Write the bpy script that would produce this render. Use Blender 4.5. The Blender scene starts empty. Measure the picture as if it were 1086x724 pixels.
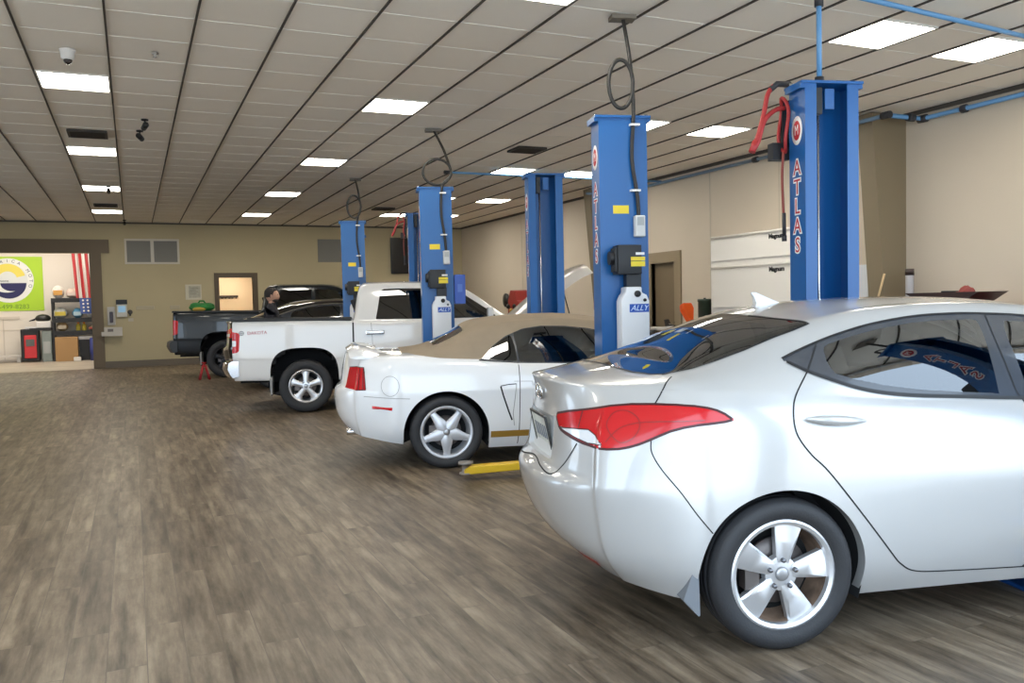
import bpy, bmesh, math, random
import numpy as np
from mathutils import Vector, Matrix
from mathutils.bvhtree import BVHTree
random.seed(7)
PI = math.pi
SC = bpy.context.scene
COL = SC.collection

# ------------------------------------------------------------------ materials
_mats = {}
def mat(name, color=(.8, .8, .8), rough=.5, metal=0., coat=0., emit=None, estr=0., bump=0., bscale=40., vary=0., vscale=3., spec=.5):
    """Principled material with optional procedural colour variation and bump."""
    if name in _mats:
        return _mats[name]
    m = bpy.data.materials.new(name); m.use_nodes = True
    nt = m.node_tree; b = nt.nodes['Principled BSDF']
    c = (*color[:3], 1)
    b.inputs['Base Color'].default_value = c
    b.inputs['Roughness'].default_value = rough
    b.inputs['Metallic'].default_value = metal
    b.inputs['Specular IOR Level'].default_value = spec
    b.inputs['Coat Weight'].default_value = coat
    b.inputs['Coat Roughness'].default_value = .03
    if emit:
        b.inputs['Emission Color'].default_value = (*emit, 1)
        b.inputs['Emission Strength'].default_value = estr
    if vary or bump:
        tc = nt.nodes.new('ShaderNodeTexCoord')
        if vary:
            n = nt.nodes.new('ShaderNodeTexNoise'); n.inputs['Scale'].default_value = vscale
            n.inputs['Detail'].default_value = 4
            nt.links.new(tc.outputs['Object'], n.inputs['Vector'])
            r = nt.nodes.new('ShaderNodeValToRGB')
            r.color_ramp.elements[0].position = .3; r.color_ramp.elements[1].position = .7
            r.color_ramp.elements[0].color = (*[max(0, x * (1 - vary)) for x in color[:3]], 1)
            r.color_ramp.elements[1].color = (*[min(1, x * (1 + vary)) for x in color[:3]], 1)
            nt.links.new(n.outputs['Fac'], r.inputs['Fac'])
            nt.links.new(r.outputs['Color'], b.inputs['Base Color'])
        if bump:
            n2 = nt.nodes.new('ShaderNodeTexNoise'); n2.inputs['Scale'].default_value = bscale
            nt.links.new(tc.outputs['Object'], n2.inputs['Vector'])
            bp = nt.nodes.new('ShaderNodeBump'); bp.inputs['Strength'].default_value = bump
            bp.inputs['Distance'].default_value = .01
            nt.links.new(n2.outputs['Fac'], bp.inputs['Height'])
            nt.links.new(bp.outputs['Normal'], b.inputs['Normal'])
    _mats[name] = m
    return m

def glass_mat(name, tint=(.1, .12, .12), refl=1.0, rough=.0):
    """Thin tinted pane: see-through tint plus a Fresnel mirror coat."""
    if name in _mats:
        return _mats[name]
    m = bpy.data.materials.new(name); m.use_nodes = True
    nt = m.node_tree; nt.nodes.clear()
    out = nt.nodes.new('ShaderNodeOutputMaterial')
    tr = nt.nodes.new('ShaderNodeBsdfTransparent'); tr.inputs['Color'].default_value = (*tint, 1)
    gl = nt.nodes.new('ShaderNodeBsdfGlossy'); gl.inputs['Roughness'].default_value = rough
    gl.inputs['Color'].default_value = (.95, .97, 1, 1)
    fr = nt.nodes.new('ShaderNodeFresnel'); fr.inputs['IOR'].default_value = 1.5
    mu = nt.nodes.new('ShaderNodeMath'); mu.operation = 'MULTIPLY'; mu.inputs[1].default_value = 3.0 * refl
    mu.use_clamp = True
    mx = nt.nodes.new('ShaderNodeMixShader')
    nt.links.new(fr.outputs[0], mu.inputs[0]); nt.links.new(mu.outputs[0], mx.inputs[0])
    nt.links.new(tr.outputs[0], mx.inputs[1]); nt.links.new(gl.outputs[0], mx.inputs[2])
    nt.links.new(mx.outputs[0], out.inputs['Surface'])
    _mats[name] = m
    return m

# ------------------------------------------------------------------ mesh building
class MB:
    """Collects shapes into one mesh."""
    def __init__(s):
        s.bm = bmesh.new()
    def box(s, x0, x1, y0, y1, z0, z1, M=None, mi=0):
        vs = [s.bm.verts.new(Vector((x, y, z)) if M is None else M @ Vector((x, y, z))) for z in (z0, z1) for y in (y0, y1) for x in (x0, x1)]
        for q in ((0, 2, 3, 1), (4, 5, 7, 6), (0, 1, 5, 4), (2, 6, 7, 3), (0, 4, 6, 2), (1, 3, 7, 5)):
            f = s.bm.faces.new([vs[i] for i in q]); f.material_index = mi
        return s
    def prism(s, pts, a, b, M=None, axis='y', mi=0, cap=True):
        """polygon pts (u,v) extruded from a to b along an axis: y -> (u,t,v), z -> (u,v,t), x -> (t,u,v)"""
        def P(u, v, t):
            p = Vector((u, t, v)) if axis == 'y' else Vector((u, v, t)) if axis == 'z' else Vector((t, u, v))
            return M @ p if M is not None else p
        A = [s.bm.verts.new(P(u, v, a)) for u, v in pts]; B = [s.bm.verts.new(P(u, v, b)) for u, v in pts]
        n = len(pts)
        for i in range(n):
            f = s.bm.faces.new((A[i], A[(i + 1) % n], B[(i + 1) % n], B[i])); f.material_index = mi
        if cap:
            f = s.bm.faces.new(A[::-1]); f.material_index = mi
            f = s.bm.faces.new(B); f.material_index = mi
        return s
    def tube(s, pts, r, n=8, M=None, mi=0, caps=True, closed=False):
        pts = [Vector(p) if M is None else M @ Vector(p) for p in pts]
        rs = r if isinstance(r, (list, tuple)) else [r] * len(pts)
        rings = []; N = len(pts); up = None
        for i, p in enumerate(pts):
            if closed:
                t = (pts[(i + 1) % N] - pts[i - 1])
            else:
                t = (pts[min(i + 1, N - 1)] - pts[max(i - 1, 0)])
            t.normalize()
            if up is None:
                up = Vector((0, 0, 1)) if abs(t.z) < .9 else Vector((1, 0, 0))
            a = t.cross(up); a.normalize(); b = t.cross(a); up = -b
            rings.append([s.bm.verts.new(p + (a * math.cos(2 * PI * k / n) + b * math.sin(2 * PI * k / n)) * rs[i]) for k in range(n)])
        for i in range(N if closed else N - 1):
            A, B = rings[i], rings[(i + 1) % N]
            for k in range(n):
                f = s.bm.faces.new((A[k], A[(k + 1) % n], B[(k + 1) % n], B[k])); f.material_index = mi; f.smooth = True
        if caps and not closed:
            f = s.bm.faces.new(rings[0][::-1]); f.material_index = mi
            f = s.bm.faces.new(rings[-1]); f.material_index = mi
        return s
    def lathe(s, prof, n=24, M=None, mi=0, axis='z', a0=0, a1=2 * PI):
        """profile (r, h) around an axis through the origin of M"""
        full = abs(a1 - a0 - 2 * PI) < 1e-6
        cnt = n if full else n + 1
        rings = []
        for r, h in prof:
            ring = []
            for k in range(cnt):
                a = a0 + (a1 - a0) * k / n
                p = Vector((r * math.cos(a), r * math.sin(a), h)) if axis == 'z' else Vector((r * math.cos(a), h, r * math.sin(a)))
                ring.append(s.bm.verts.new(M @ p if M is not None else p))
            rings.append(ring)
        for i in range(len(prof) - 1):
            A, B = rings[i], rings[i + 1]
            for k in range(n):
                k2 = (k + 1) % cnt
                f = s.bm.faces.new((A[k], A[k2], B[k2], B[k])); f.material_index = mi; f.smooth = True
        return s
    def ball(s, c, r, n=12, M=None, mi=0):
        c = Vector(c); r = Vector(r) if isinstance(r, (tuple, list)) else Vector((r, r, r))
        T = Matrix.Translation(c) @ Matrix.Diagonal((*r, 1))
        if M is not None: T = M @ T
        g = bmesh.ops.create_uvsphere(s.bm, u_segments=n, v_segments=max(6, n // 2), radius=1, matrix=T)
        for v in g['verts']:
            for f in v.link_faces: f.smooth = True; f.material_index = mi
        return s
    def quad(s, pts, mi=0, M=None):
        f = s.bm.faces.new([s.bm.verts.new(Vector(p) if M is None else M @ Vector(p)) for p in pts]); f.material_index = mi
        return s
    def bevel(s, w, seg=2, ang=40):
        s.bm.normal_update()
        bmesh.ops.remove_doubles(s.bm, verts=s.bm.verts, dist=1e-6)
        bmesh.ops.recalc_face_normals(s.bm, faces=s.bm.faces)
        es = [e for e in s.bm.edges if len(e.link_faces) == 2 and e.calc_face_angle(0) > math.radians(ang)]
        bmesh.ops.bevel(s.bm, geom=es, offset=w, segments=seg, profile=.6, affect='EDGES', clamp_overlap=True)
        return s
    def build(s, name, mats, parent=None, smooth=False, recalc=True):
        if recalc: bmesh.ops.recalc_face_normals(s.bm, faces=s.bm.faces)
        me = bpy.data.meshes.new(name); s.bm.to_mesh(me); s.bm.free()
        for m in (mats if isinstance(mats, (list, tuple)) else [mats]): me.materials.append(m)
        if smooth:
            for p in me.polygons: p.use_smooth = True
            try: me.set_sharp_from_angle(angle=math.radians(38))
            except Exception: pass
        return link(name, me, parent)

def link(name, me, parent=None):
    o = bpy.data.objects.new(name, me); COL.objects.link(o)
    if parent is not None: o.parent = parent
    return o

def thing(name, label, cat, loc=(0, 0, 0), rotz=0, group=None):
    o = bpy.data.objects.new(name, None); COL.objects.link(o)
    o.location = loc; o.rotation_euler = (0, 0, rotz); o.empty_display_size = .1
    return tag(o, label, cat, group)

def tag(o, label=None, cat=None, group=None, kind=None):
    if label: o['label'] = label
    if cat: o['category'] = cat
    if group: o['group'] = group
    if kind: o['kind'] = kind
    return o

def struct(o):
    o['kind'] = 'structure'; return o

def copy_tree(o, parent=None, label=None):
    c = o.copy(); COL.objects.link(c)
    if parent is not None: c.parent = parent
    if label: c['label'] = label
    for ch in list(o.children): copy_tree(ch, c)
    return c

_txt = {}
def text_mesh(name, body, size, material, parent=None, M=None, depth=.002, align='CENTER', shear=0, spacing=1.0, bold=0.):
    """writing as flat raised letters, in the local xy plane of M"""
    key = (body, size, depth, align, shear, spacing, bold, material.name)
    me = _txt.get(key)
    if me is None:
        cu = bpy.data.curves.new(name, 'FONT'); cu.body = body; cu.size = size
        cu.align_x = align; cu.align_y = 'CENTER'; cu.extrude = depth; cu.shear = shear; cu.space_character = spacing
        cu.offset = bold; cu.resolution_u = 3
        t = bpy.data.objects.new(name, cu)
        me = bpy.data.meshes.new_from_object(t)
        bpy.data.objects.remove(t)
        me.materials.clear(); me.materials.append(material); _txt[key] = me
    o = link(name, me, parent)
    if M is not None: o.matrix_local = M
    return o

def frame(o, x, y, z):
    """matrix from an origin and three axis vectors"""
    M = Matrix.Identity(4)
    for i, a in enumerate((x, y, z)):
        for k in range(3): M[k][i] = a[k]
    for k in range(3): M[k][3] = o[k]
    return M

def sp(tab, x):
    """smooth (monotone cubic) interpolation in a table [(x, v), ...]; arrays allowed"""
    X = np.array([t[0] for t in tab], float); V = np.array([t[1] for t in tab], float)
    x = np.asarray(x, float)
    if len(X) == 1: return np.full(x.shape, V[0]) if x.shape else float(V[0])
    h = np.diff(X); d = np.diff(V) / h
    m = np.zeros(len(X)); m[0] = d[0]; m[-1] = d[-1]
    for i in range(1, len(X) - 1):
        if d[i - 1] * d[i] > 0:
            w1 = 2 * h[i] + h[i - 1]; w2 = h[i] + 2 * h[i - 1]
            m[i] = (w1 + w2) / (w1 / d[i - 1] + w2 / d[i])
    xc = np.clip(x, X[0], X[-1])
    i = np.clip(np.searchsorted(X, xc, side='right') - 1, 0, len(X) - 2)
    t = (xc - X[i]) / h[i]
    r = (V[i] * (1 + 2 * t) * (1 - t) ** 2 + m[i] * h[i] * t * (1 - t) ** 2 + V[i + 1] * t * t * (3 - 2 * t) + m[i + 1] * h[i] * t * t * (t - 1))
    return r if r.shape else float(r)

def smooth_poly(pts, n=8, closed=True):
    """Catmull-Rom through points"""
    P = [np.array(p, float) for p in pts]; N = len(P); out = []
    for i in range(N if closed else N - 1):
        if closed: p0, p1, p2, p3 = P[i - 1], P[i], P[(i + 1) % N], P[(i + 2) % N]
        else: p0, p1, p2, p3 = P[max(i - 1, 0)], P[i], P[i + 1], P[min(i + 2, N - 1)]
        for k in range(n):
            t = k / n
            out.append(.5 * ((2 * p1) + (-p0 + p2) * t + (2 * p0 - 5 * p1 + 4 * p2 - p3) * t * t + (-p0 + 3 * p1 - 3 * p2 + p3) * t ** 3))
    if not closed: out.append(P[-1])
    return np.array(out)

def sdf_poly(pts, u, v):
    """signed distance (negative inside) of arrays u,v to a closed polygon"""
    P = np.asarray(pts, float); Q = np.roll(P, -1, 0)
    d2 = np.full(u.shape, 1e9); ins = np.zeros(u.shape, bool)
    for a, b in zip(P, Q):
        e = b - a; L = e @ e
        if L < 1e-14: continue
        t = np.clip(((u - a[0]) * e[0] + (v - a[1]) * e[1]) / L, 0, 1)
        d2 = np.minimum(d2, (u - a[0] - t * e[0]) ** 2 + (v - a[1] - t * e[1]) ** 2)
        c = ((a[1] > v) != (b[1] > v))
        xi = a[0] + (v - a[1]) / (e[1] if abs(e[1]) > 1e-12 else 1e-12) * e[0]
        ins ^= c & (u < xi)
    d = np.sqrt(d2)
    return np.where(ins, -d, d)

def dist_line(pts, u, v):
    """unsigned distance of arrays u,v to an open polyline"""
    P = np.asarray(pts, float); d2 = np.full(u.shape, 1e9)
    for a, b in zip(P[:-1], P[1:]):
        e = b - a; L = max(e @ e, 1e-14)
        t = np.clip(((u - a[0]) * e[0] + (v - a[1]) * e[1]) / L, 0, 1)
        d2 = np.minimum(d2, (u - a[0] - t * e[0]) ** 2 + (v - a[1] - t * e[1]) ** 2)
    return np.sqrt(d2)
# ------------------------------------------------------------------ camera
cam_d = bpy.data.cameras.new('camera'); cam = bpy.data.objects.new('camera', cam_d); COL.objects.link(cam)
cam_d.sensor_width = 36; cam_d.lens = 895 / 1086 * 36; cam_d.clip_end = 200
yaw, pit, rol = math.radians(24.14), math.radians(-2.574), math.radians(-1.274)
fw = Vector((math.sin(yaw) * math.cos(pit), math.cos(yaw) * math.cos(pit), math.sin(pit)))
r0 = Vector((math.cos(yaw), -math.sin(yaw), 0)); u0 = r0.cross(fw)
rt = r0 * math.cos(rol) + u0 * math.sin(rol); up = -r0 * math.sin(rol) + u0 * math.cos(rol)
cam.matrix_world = frame((0, 0, 1.42), rt, up, -fw)
SC.camera = cam
SC.view_settings.view_transform = 'Standard'; SC.view_settings.look = 'None'
SC.view_settings.exposure = 0.12; SC.view_settings.gamma = 1.0
SC.cycles.max_bounces = 8; SC.cycles.diffuse_bounces = 4; SC.cycles.glossy_bounces = 4; SC.cycles.transparent_max_bounces = 12
SC.cycles.sample_clamp_indirect = 6; SC.cycles.caustics_reflective = False; SC.cycles.caustics_refractive = False
SC.cycles.use_denoising = True

H = 3.709; XL, XR, YB, YF = -7.5, 9.12, 23.89, .6      # hall
AX0, AX1, AY = -5.2, -.93, 29.2                           # back room behind the wide opening
TS, TYS, GX0, GY0 = .6554, .6605, -1.4202, 7.194          # ceiling grid

# ------------------------------------------------------------------ floor
def floor_mat():
    m = bpy.data.materials.new('grey oak vinyl planks'); m.use_nodes = True
    nt = m.node_tree; b = nt.nodes['Principled BSDF']; N = nt.nodes.new; L = nt.links.new
    tc = N('ShaderNodeTexCoord'); mp = N('ShaderNodeMapping'); mp.inputs['Rotation'].default_value = (0, 0, PI / 2)
    L(tc.outputs['Object'], mp.inputs['Vector'])
    br = N('ShaderNodeTexBrick'); br.offset = .37; br.offset_frequency = 2
    br.inputs['Scale'].default_value = 1; br.inputs['Brick Width'].default_value = 1.22; br.inputs['Row Height'].default_value = .15
    br.inputs['Mortar Size'].default_value = .0018; br.inputs['Mortar Smooth'].default_value = .3; br.inputs['Bias'].default_value = 0
    br.inputs['Color1'].default_value = (0, 0, 0, 1); br.inputs['Color2'].default_value = (1, 1, 1, 1); br.inputs['Mortar'].default_value = (.5, .5, .5, 1)
    L(mp.outputs[0], br.inputs['Vector'])
    # stretched grain, shifted from plank to plank
    sc = N('ShaderNodeMapping'); sc.inputs['Scale'].default_value = (16, 1.6, 1); L(tc.outputs['Object'], sc.inputs['Vector'])
    ad = N('ShaderNodeVectorMath'); ad.operation = 'MULTIPLY_ADD'; ad.inputs[1].default_value = (7, 31, 3)
    L(br.outputs['Color'], ad.inputs[0]); L(sc.outputs[0], ad.inputs[2])
    n1 = N('ShaderNodeTexNoise'); n1.inputs['Scale'].default_value = 1.0; n1.inputs['Detail'].default_value = 7; n1.inputs['Roughness'].default_value = .62
    L(ad.outputs[0], n1.inputs['Vector'])
    n2 = N('ShaderNodeTexNoise'); n2.inputs['Scale'].default_value = 1.1; n2.inputs['Detail'].default_value = 3
    s2 = N('ShaderNodeMapping'); s2.inputs['Scale'].default_value = (2.4, .8, 1); L(tc.outputs['Object'], s2.inputs['Vector']); L(s2.outputs[0], n2.inputs['Vector'])
    rp = N('ShaderNodeValToRGB'); e = rp.color_ramp.elements
    e[0].position = .30; e[0].color = (.070, .051, .034, 1); e[1].position = .70; e[1].color = (.305, .242, .172, 1)
    e2 = rp.color_ramp.elements.new(.5); e2.color = (.185, .143, .100, 1)
    L(n1.outputs['Fac'], rp.inputs['Fac'])
    mx = N('ShaderNodeMix'); mx.data_type = 'RGBA'; mx.blend_type = 'MULTIPLY'; mx.inputs['Factor'].default_value = 1
    pr = N('ShaderNodeValToRGB'); pr.color_ramp.elements[0].color = (.80, .79, .78, 1); pr.color_ramp.elements[1].color = (1.16, 1.16, 1.15, 1)
    L(br.outputs['Color'], pr.inputs['Fac']); L(rp.outputs['Color'], mx.inputs[6]); L(pr.outputs['Color'], mx.inputs[7])
    mx2 = N('ShaderNodeMix'); mx2.data_type = 'RGBA'; mx2.blend_type = 'MULTIPLY'; mx2.inputs['Factor'].default_value = 1
    p2 = N('ShaderNodeValToRGB'); p2.color_ramp.elements[0].position = .3; p2.color_ramp.elements[1].position = .7
    p2.color_ramp.elements[0].color = (.80, .79, .79, 1); p2.color_ramp.elements[1].color = (1.12, 1.12, 1.12, 1)
    L(n2.outputs['Fac'], p2.inputs['Fac']); L(mx.outputs[2], mx2.inputs[6]); L(p2.outputs['Color'], mx2.inputs[7])
    n3 = N('ShaderNodeTexNoise'); n3.inputs['Scale'].default_value = 1; n3.inputs['Detail'].default_value = 9; n3.inputs['Roughness'].default_value = .7
    s3 = N('ShaderNodeMapping'); s3.inputs['Scale'].default_value = (9, 3.2, 1); L(tc.outputs['Object'], s3.inputs['Vector'])
    a3 = N('ShaderNodeVectorMath'); a3.operation = 'MULTIPLY_ADD'; a3.inputs[1].default_value = (19, 5, 11); L(br.outputs['Color'], a3.inputs[0]); L(s3.outputs[0], a3.inputs[2]); L(a3.outputs[0], n3.inputs['Vector'])
    p3 = N('ShaderNodeValToRGB'); p3.color_ramp.elements[0].position = .34; p3.color_ramp.elements[1].position = .56
    p3.color_ramp.elements[0].color = (.74, .72, .70, 1); p3.color_ramp.elements[1].color = (1.05, 1.05, 1.05, 1)
    mx4 = N('ShaderNodeMix'); mx4.data_type = 'RGBA'; mx4.blend_type = 'MULTIPLY'; mx4.inputs['Factor'].default_value = 1
    L(n3.outputs['Fac'], p3.inputs['Fac']); L(mx2.outputs[2], mx4.inputs[6]); L(p3.outputs['Color'], mx4.inputs[7])
    mx3 = N('ShaderNodeMix'); mx3.data_type = 'RGBA'; mx3.inputs[7].default_value = (.10, .08, .062, 1)
    ff = N('ShaderNodeMath'); ff.operation = 'MULTIPLY'; ff.inputs[1].default_value = .7
    L(br.outputs['Fac'], ff.inputs[0]); L(ff.outputs[0], mx3.inputs['Factor']); L(mx4.outputs[2], mx3.inputs[6])
    L(mx3.outputs[2], b.inputs['Base Color'])
    b.inputs['Roughness'].default_value = .42; b.inputs['Specular IOR Level'].default_value = .35
    bp = N('ShaderNodeBump'); bp.inputs['Strength'].default_value = .12; bp.inputs['Distance'].default_value = .01
    L(n1.outputs['Fac'], bp.inputs['Height']); L(bp.outputs[0], b.inputs['Normal'])
    return m
b = MB(); b.box(XL, XR, YF - .2, YB, -.12, 0); struct(b.build('floor', floor_mat()))
conc = mat('pale concrete floor', (.42, .37, .30), .5, vary=.12, vscale=1.5)
b = MB(); b.box(AX0 - .3, 2, YB, AY + .3, -.12, 0.0); struct(b.build('floor_back_room', conc))

# ------------------------------------------------------------------ ceiling
def ceil_mat():
    m = bpy.data.materials.new('acoustic ceiling tile'); m.use_nodes = True
    nt = m.node_tree; b = nt.nodes['Principled BSDF']; N = nt.nodes.new; L = nt.links.new
    tc = N('ShaderNodeTexCoord')
    n = N('ShaderNodeTexNoise'); n.inputs['Scale'].default_value = 260; n.inputs['Detail'].default_value = 3
    L(tc.outputs['Object'], n.inputs['Vector'])
    mp = N('ShaderNodeMapping'); mp.inputs['Location'].default_value = (-GX0 / TS, -GY0 / TYS, 0); mp.inputs['Scale'].default_value = (1 / TS, 1 / TYS, 1)
    L(tc.outputs['Object'], mp.inputs['Vector'])
    fl = N('ShaderNodeVectorMath'); fl.operation = 'FLOOR'; L(mp.outputs[0], fl.inputs[0])
    wn = N('ShaderNodeTexWhiteNoise'); wn.noise_dimensions = '2D'; L(fl.outputs[0], wn.inputs['Vector'])
    r = N('ShaderNodeValToRGB'); r.color_ramp.elements[0].color = (.90, .84, .745, 1); r.color_ramp.elements[1].color = (.94, .885, .795, 1)
    L(wn.outputs['Value'], r.inputs['Fac']); L(r.outputs['Color'], b.inputs['Base Color'])
    b.inputs['Roughness'].default_value = .95; b.inputs['Specular IOR Level'].default_value = .1
    bp = N('ShaderNodeBump'); bp.inputs['Strength'].default_value = .25; bp.inputs['Distance'].default_value = .004
    L(n.outputs['Fac'], bp.inputs['Height']); L(bp.outputs[0], b.inputs['Normal'])
    return m
CELLS = [(1, -3), (6, -3), (11, -3), (13, -3)] + [(n, m) for m in (3, 9, 15, 21) for n in (1, 6, 11, 13)]
CELLS = [c if c[1] != 21 or c[0] < 10 else (c[0], 20) for c in CELLS] + [(-4, -3), (-4, 3)]
cells = set(CELLS)
b = MB()
n0 = int((XL - GX0) / TS) - 1; n1 = int((XR - GX0) / TS) + 1; m0 = int((YF - 3 - GY0) / TYS) - 1; m1 = int((YB - GY0) / TYS) + 1
# tiles as a real grid of panels with open light cells
cm = ceil_mat()
for n in range(n0, n1 + 1):
    m = m0
    while m <= m1:
        if (n, m) in cells: m += 1; continue
        k = m
        while k <= m1 and (n, k) not in cells: k += 1
        x0, x1 = max(XL, GX0 + TS * n), min(XR, GX0 + TS * (n + 1)); y0, y1 = max(YF, GY0 + TYS * m), min(YB, GY0 + TYS * k)
        if x1 > x0 and y1 > y0: b.quad([(x0, y0, H + .012), (x1, y0, H + .012), (x1, y1, H + .012), (x0, y1, H + .012)])
        m = k
b.box(XL - .2, XR + .2, YF - .2, YB + .2, H + .10, H + .2)
cl = b.build('ceiling', cm); struct(cl)
# tee bars: dark main runners along the hall, pale cross tees
b = MB()
for n in range(n0, n1 + 2):
    x = GX0 + TS * n
    if XL < x < XR: b.box(x - .008, x + .008, YF, YB, H - .002, H + .03)
struct(b.build('trim_ceiling_runners', mat('dark bronze tee bar', (.055, .045, .036), .6)))
b = MB()
for m in range(m0, m1 + 2):
    y = GY0 + TYS * m
    if YF < y < YB: b.box(XL, XR, y - .0045, y + .0045, H + .009, H + .013)
struct(b.build('trim_ceiling_cross_tees', mat('pale cross tee', (.85, .82, .76), .6)))

# ceiling lights
def emit_mat(name, col, s):
    m = bpy.data.materials.new(name); m.use_nodes = True; nt = m.node_tree; nt.nodes.clear()
    o = nt.nodes.new('ShaderNodeOutputMaterial'); e = nt.nodes.new('ShaderNodeEmission')
    e.inputs[0].default_value = (*col, 1); e.inputs[1].default_value = s
    nt.links.new(e.outputs[0], o.inputs[0]); return m
panel_em = emit_mat('lit diffuser', (1, .94, .82), 24.0)
lf = mat('light frame white', (.75, .73, .68), .5)
proto = None
COLN = {-4: 'far left', 1: 'left', 6: 'middle', 11: 'right', 13: 'far right'}
def light_label(n, m):
    row = {-3: 'nearest', 3: 'second', 9: 'third', 15: 'fourth', 20: 'last', 21: 'last'}[m]
    extra = {1: 'above the open aisle on the left', 6: 'in the column left of the blue posts', 11: 'in the inner column right of the posts', 13: 'in the column beside the right wall', -4: 'over the left side out of view'}[n]
    return f'lit square ceiling panel, {row} row, {extra}'
for n, m in CELLS:
    x, y = GX0 + TS * (n + .5), GY0 + TYS * (m + .5)
    if proto is None:
        t = proto = thing('ceiling_light', light_label(n, m), 'light', (x, y, H), 0, 'lit panels in the ceiling grid')
        q = MB()
        for a in (-1, 1):
            q.box(a * .315 - .012, a * .315 + .012, -.318, .318, -.001, .03); q.box(-.318, .318, a * .318 - .010, a * .318 + .010, -.001, .03)
        q.build('frame', lf, t)
        q = MB(); q.box(-.303, .303, -.308, .308, .006, .012); q.build('diffuser', panel_em, t)
    else:
        t = copy_tree(proto, label=light_label(n, m)); t.location = (x, y, H)

# ------------------------------------------------------------------ walls
wallm = mat('tan painted wall', (.50, .425, .265), .8, vary=.05, vscale=.6)
wallr = mat('cream painted wall', (.66, .575, .465), .75, vary=.04, vscale=.5)
brown = mat('taupe brown trim paint', (.155, .115, .070), .6)
OX0, OX1, OZ = -5.2, -.93, 2.93         # wide opening in the back wall
DX0, DX1, DZ = 2.14, 3.02, 2.29         # lit doorway
b = MB()
b.box(XL, OX0, YB, YB + .2, 0, H + .1); b.box(OX0, OX1, YB, YB + .2, OZ, H + .1); b.box(OX1, DX0, YB, YB + .2, 0, H + .1)
b.box(DX0, DX1, YB, YB + .2, DZ, H + .1); b.box(DX1, XR + .2, YB, YB + .2, 0, H + .1)
struct(b.build('wall_back', wallm))
b = MB()
RD = (12.95, 13.72, 2.12)               # recessed door in the right wall y0,y1,top
b.box(XR, XR + .2, YF, RD[0], 0, H + .1); b.box(XR, XR + .2, RD[1], YB, 0, H + .1); b.box(XR, XR + .2, RD[0], RD[1], RD[2], H + .1)
struct(b.build('wall_right', wallr))
# left wall with two big open bay doors, front wall with unseen openings widened to let in more daylight
b = MB()
LB = [(4.5, 8.5), (13.0, 16.5)]
y = YF
for a, c in LB:
    b.box(XL - .2, XL, y, a, 0, H + .1); b.box(XL - .2, XL, a, c, 2.9, H + .1); y = c
b.box(XL - .2, XL, y, YB, 0, H + .1)
struct(b.build('wall_left', wallr))
FB = [(-7.0, -2.7), (-2.2, 2.2), (2.7, 8.3)]
b = MB(); x = XL
for a, c in FB:
    b.box(x, a, YF - .2, YF, 0, H + .1); b.box(a, c, YF - .2, YF, 3.62, H + .1); x = c
b.box(x, XR, YF - .2, YF, 0, H + .1)
struct(b.build('wall_front', wallr))
# steel door frames of those bays
for i, (a, c) in enumerate(FB):
    q = MB()
    q.box(a - .08, a, YF - .02, YF + .03, 0, 3.62); q.box(c, c + .08, YF - .02, YF + .03, 0, 3.62); q.box(a - .08, c + .08, YF - .02, YF + .03, 3.62, 3.70)
    struct(q.build('door_%d' % (i + 1), mat('white door frame', (.7, .7, .7), .5)))
# back opening trim: wide header board running past the jamb, and the jamb
b = MB(); b.box(OX0 - .2, OX1 + .44, YB - .05, YB + .0, OZ, OZ + .34); struct(b.build('trim_opening_header', brown))
b = MB(); b.box(OX1, OX1 + .25, YB - .045, YB + .02, 0, OZ); b.box(OX1 - .02, OX1 + .02, YB - .04, YB + .22, 0, OZ); struct(b.build('trim_opening_jamb', brown))
b = MB(); b.box(OX0 - .25, OX0, YB - .045, YB + .02, 0, OZ); struct(b.build('trim_opening_jamb_far', brown))
grey = mat('grey brown vinyl baseboard', (.16, .13, .095), .6)
b = MB(); b.box(OX1 + .25, DX0 - .13, YB - .02, YB, 0, .17); b.box(DX1 + .13, XR, YB - .02, YB, 0, .17); struct(b.build('baseboard_back', grey))
b = MB(); b.box(XR - .02, XR, YF, RD[0] - .18, 0, .17); b.box(XR - .02, XR, RD[1] + .18, YB, 0, .17); struct(b.build('baseboard_right', grey))
b = MB(); b.box(XL, XR, YB - .03, YB, H - .03, H + .02); b.box(XR - .03, XR, YF, YB, H - .03, H + .02); struct(b.build('trim_ceiling_edge', mat('dark wall angle', (.10, .085, .07), .7)))
b = MB()
for y in (10.2, 11.9, 17.3, 19.6): b.box(XR - .004, XR, y - .012, y + .012, 0, H)
struct(b.build('trim_wall_seams', mat('wall joint strip', (.55, .49, .40), .7)))
# back room shell
wallw = mat('white painted wall', (.80, .74, .66), .8)
b = MB(); b.box(AX0 - .3, 2, AY, AY + .2, 0, 4.2); struct(b.build('wall_back_room', wallw))
b = MB(); b.box(AX0 - .5, AX0 - .3, YB + .2, AY + .2, 0, 4.2); struct(b.build('wall_back_room_left', wallw))
b = MB(); b.box(.25, .45, YB + .2, AY, 0, 4.2); struct(b.build('wall_back_room_right', wallw))
b = MB(); b.box(AX0 - .5, 4.5, YB + .2, AY + .2, 4.1, 4.3); struct(b.build('ceiling_back_room', wallw))
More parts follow.
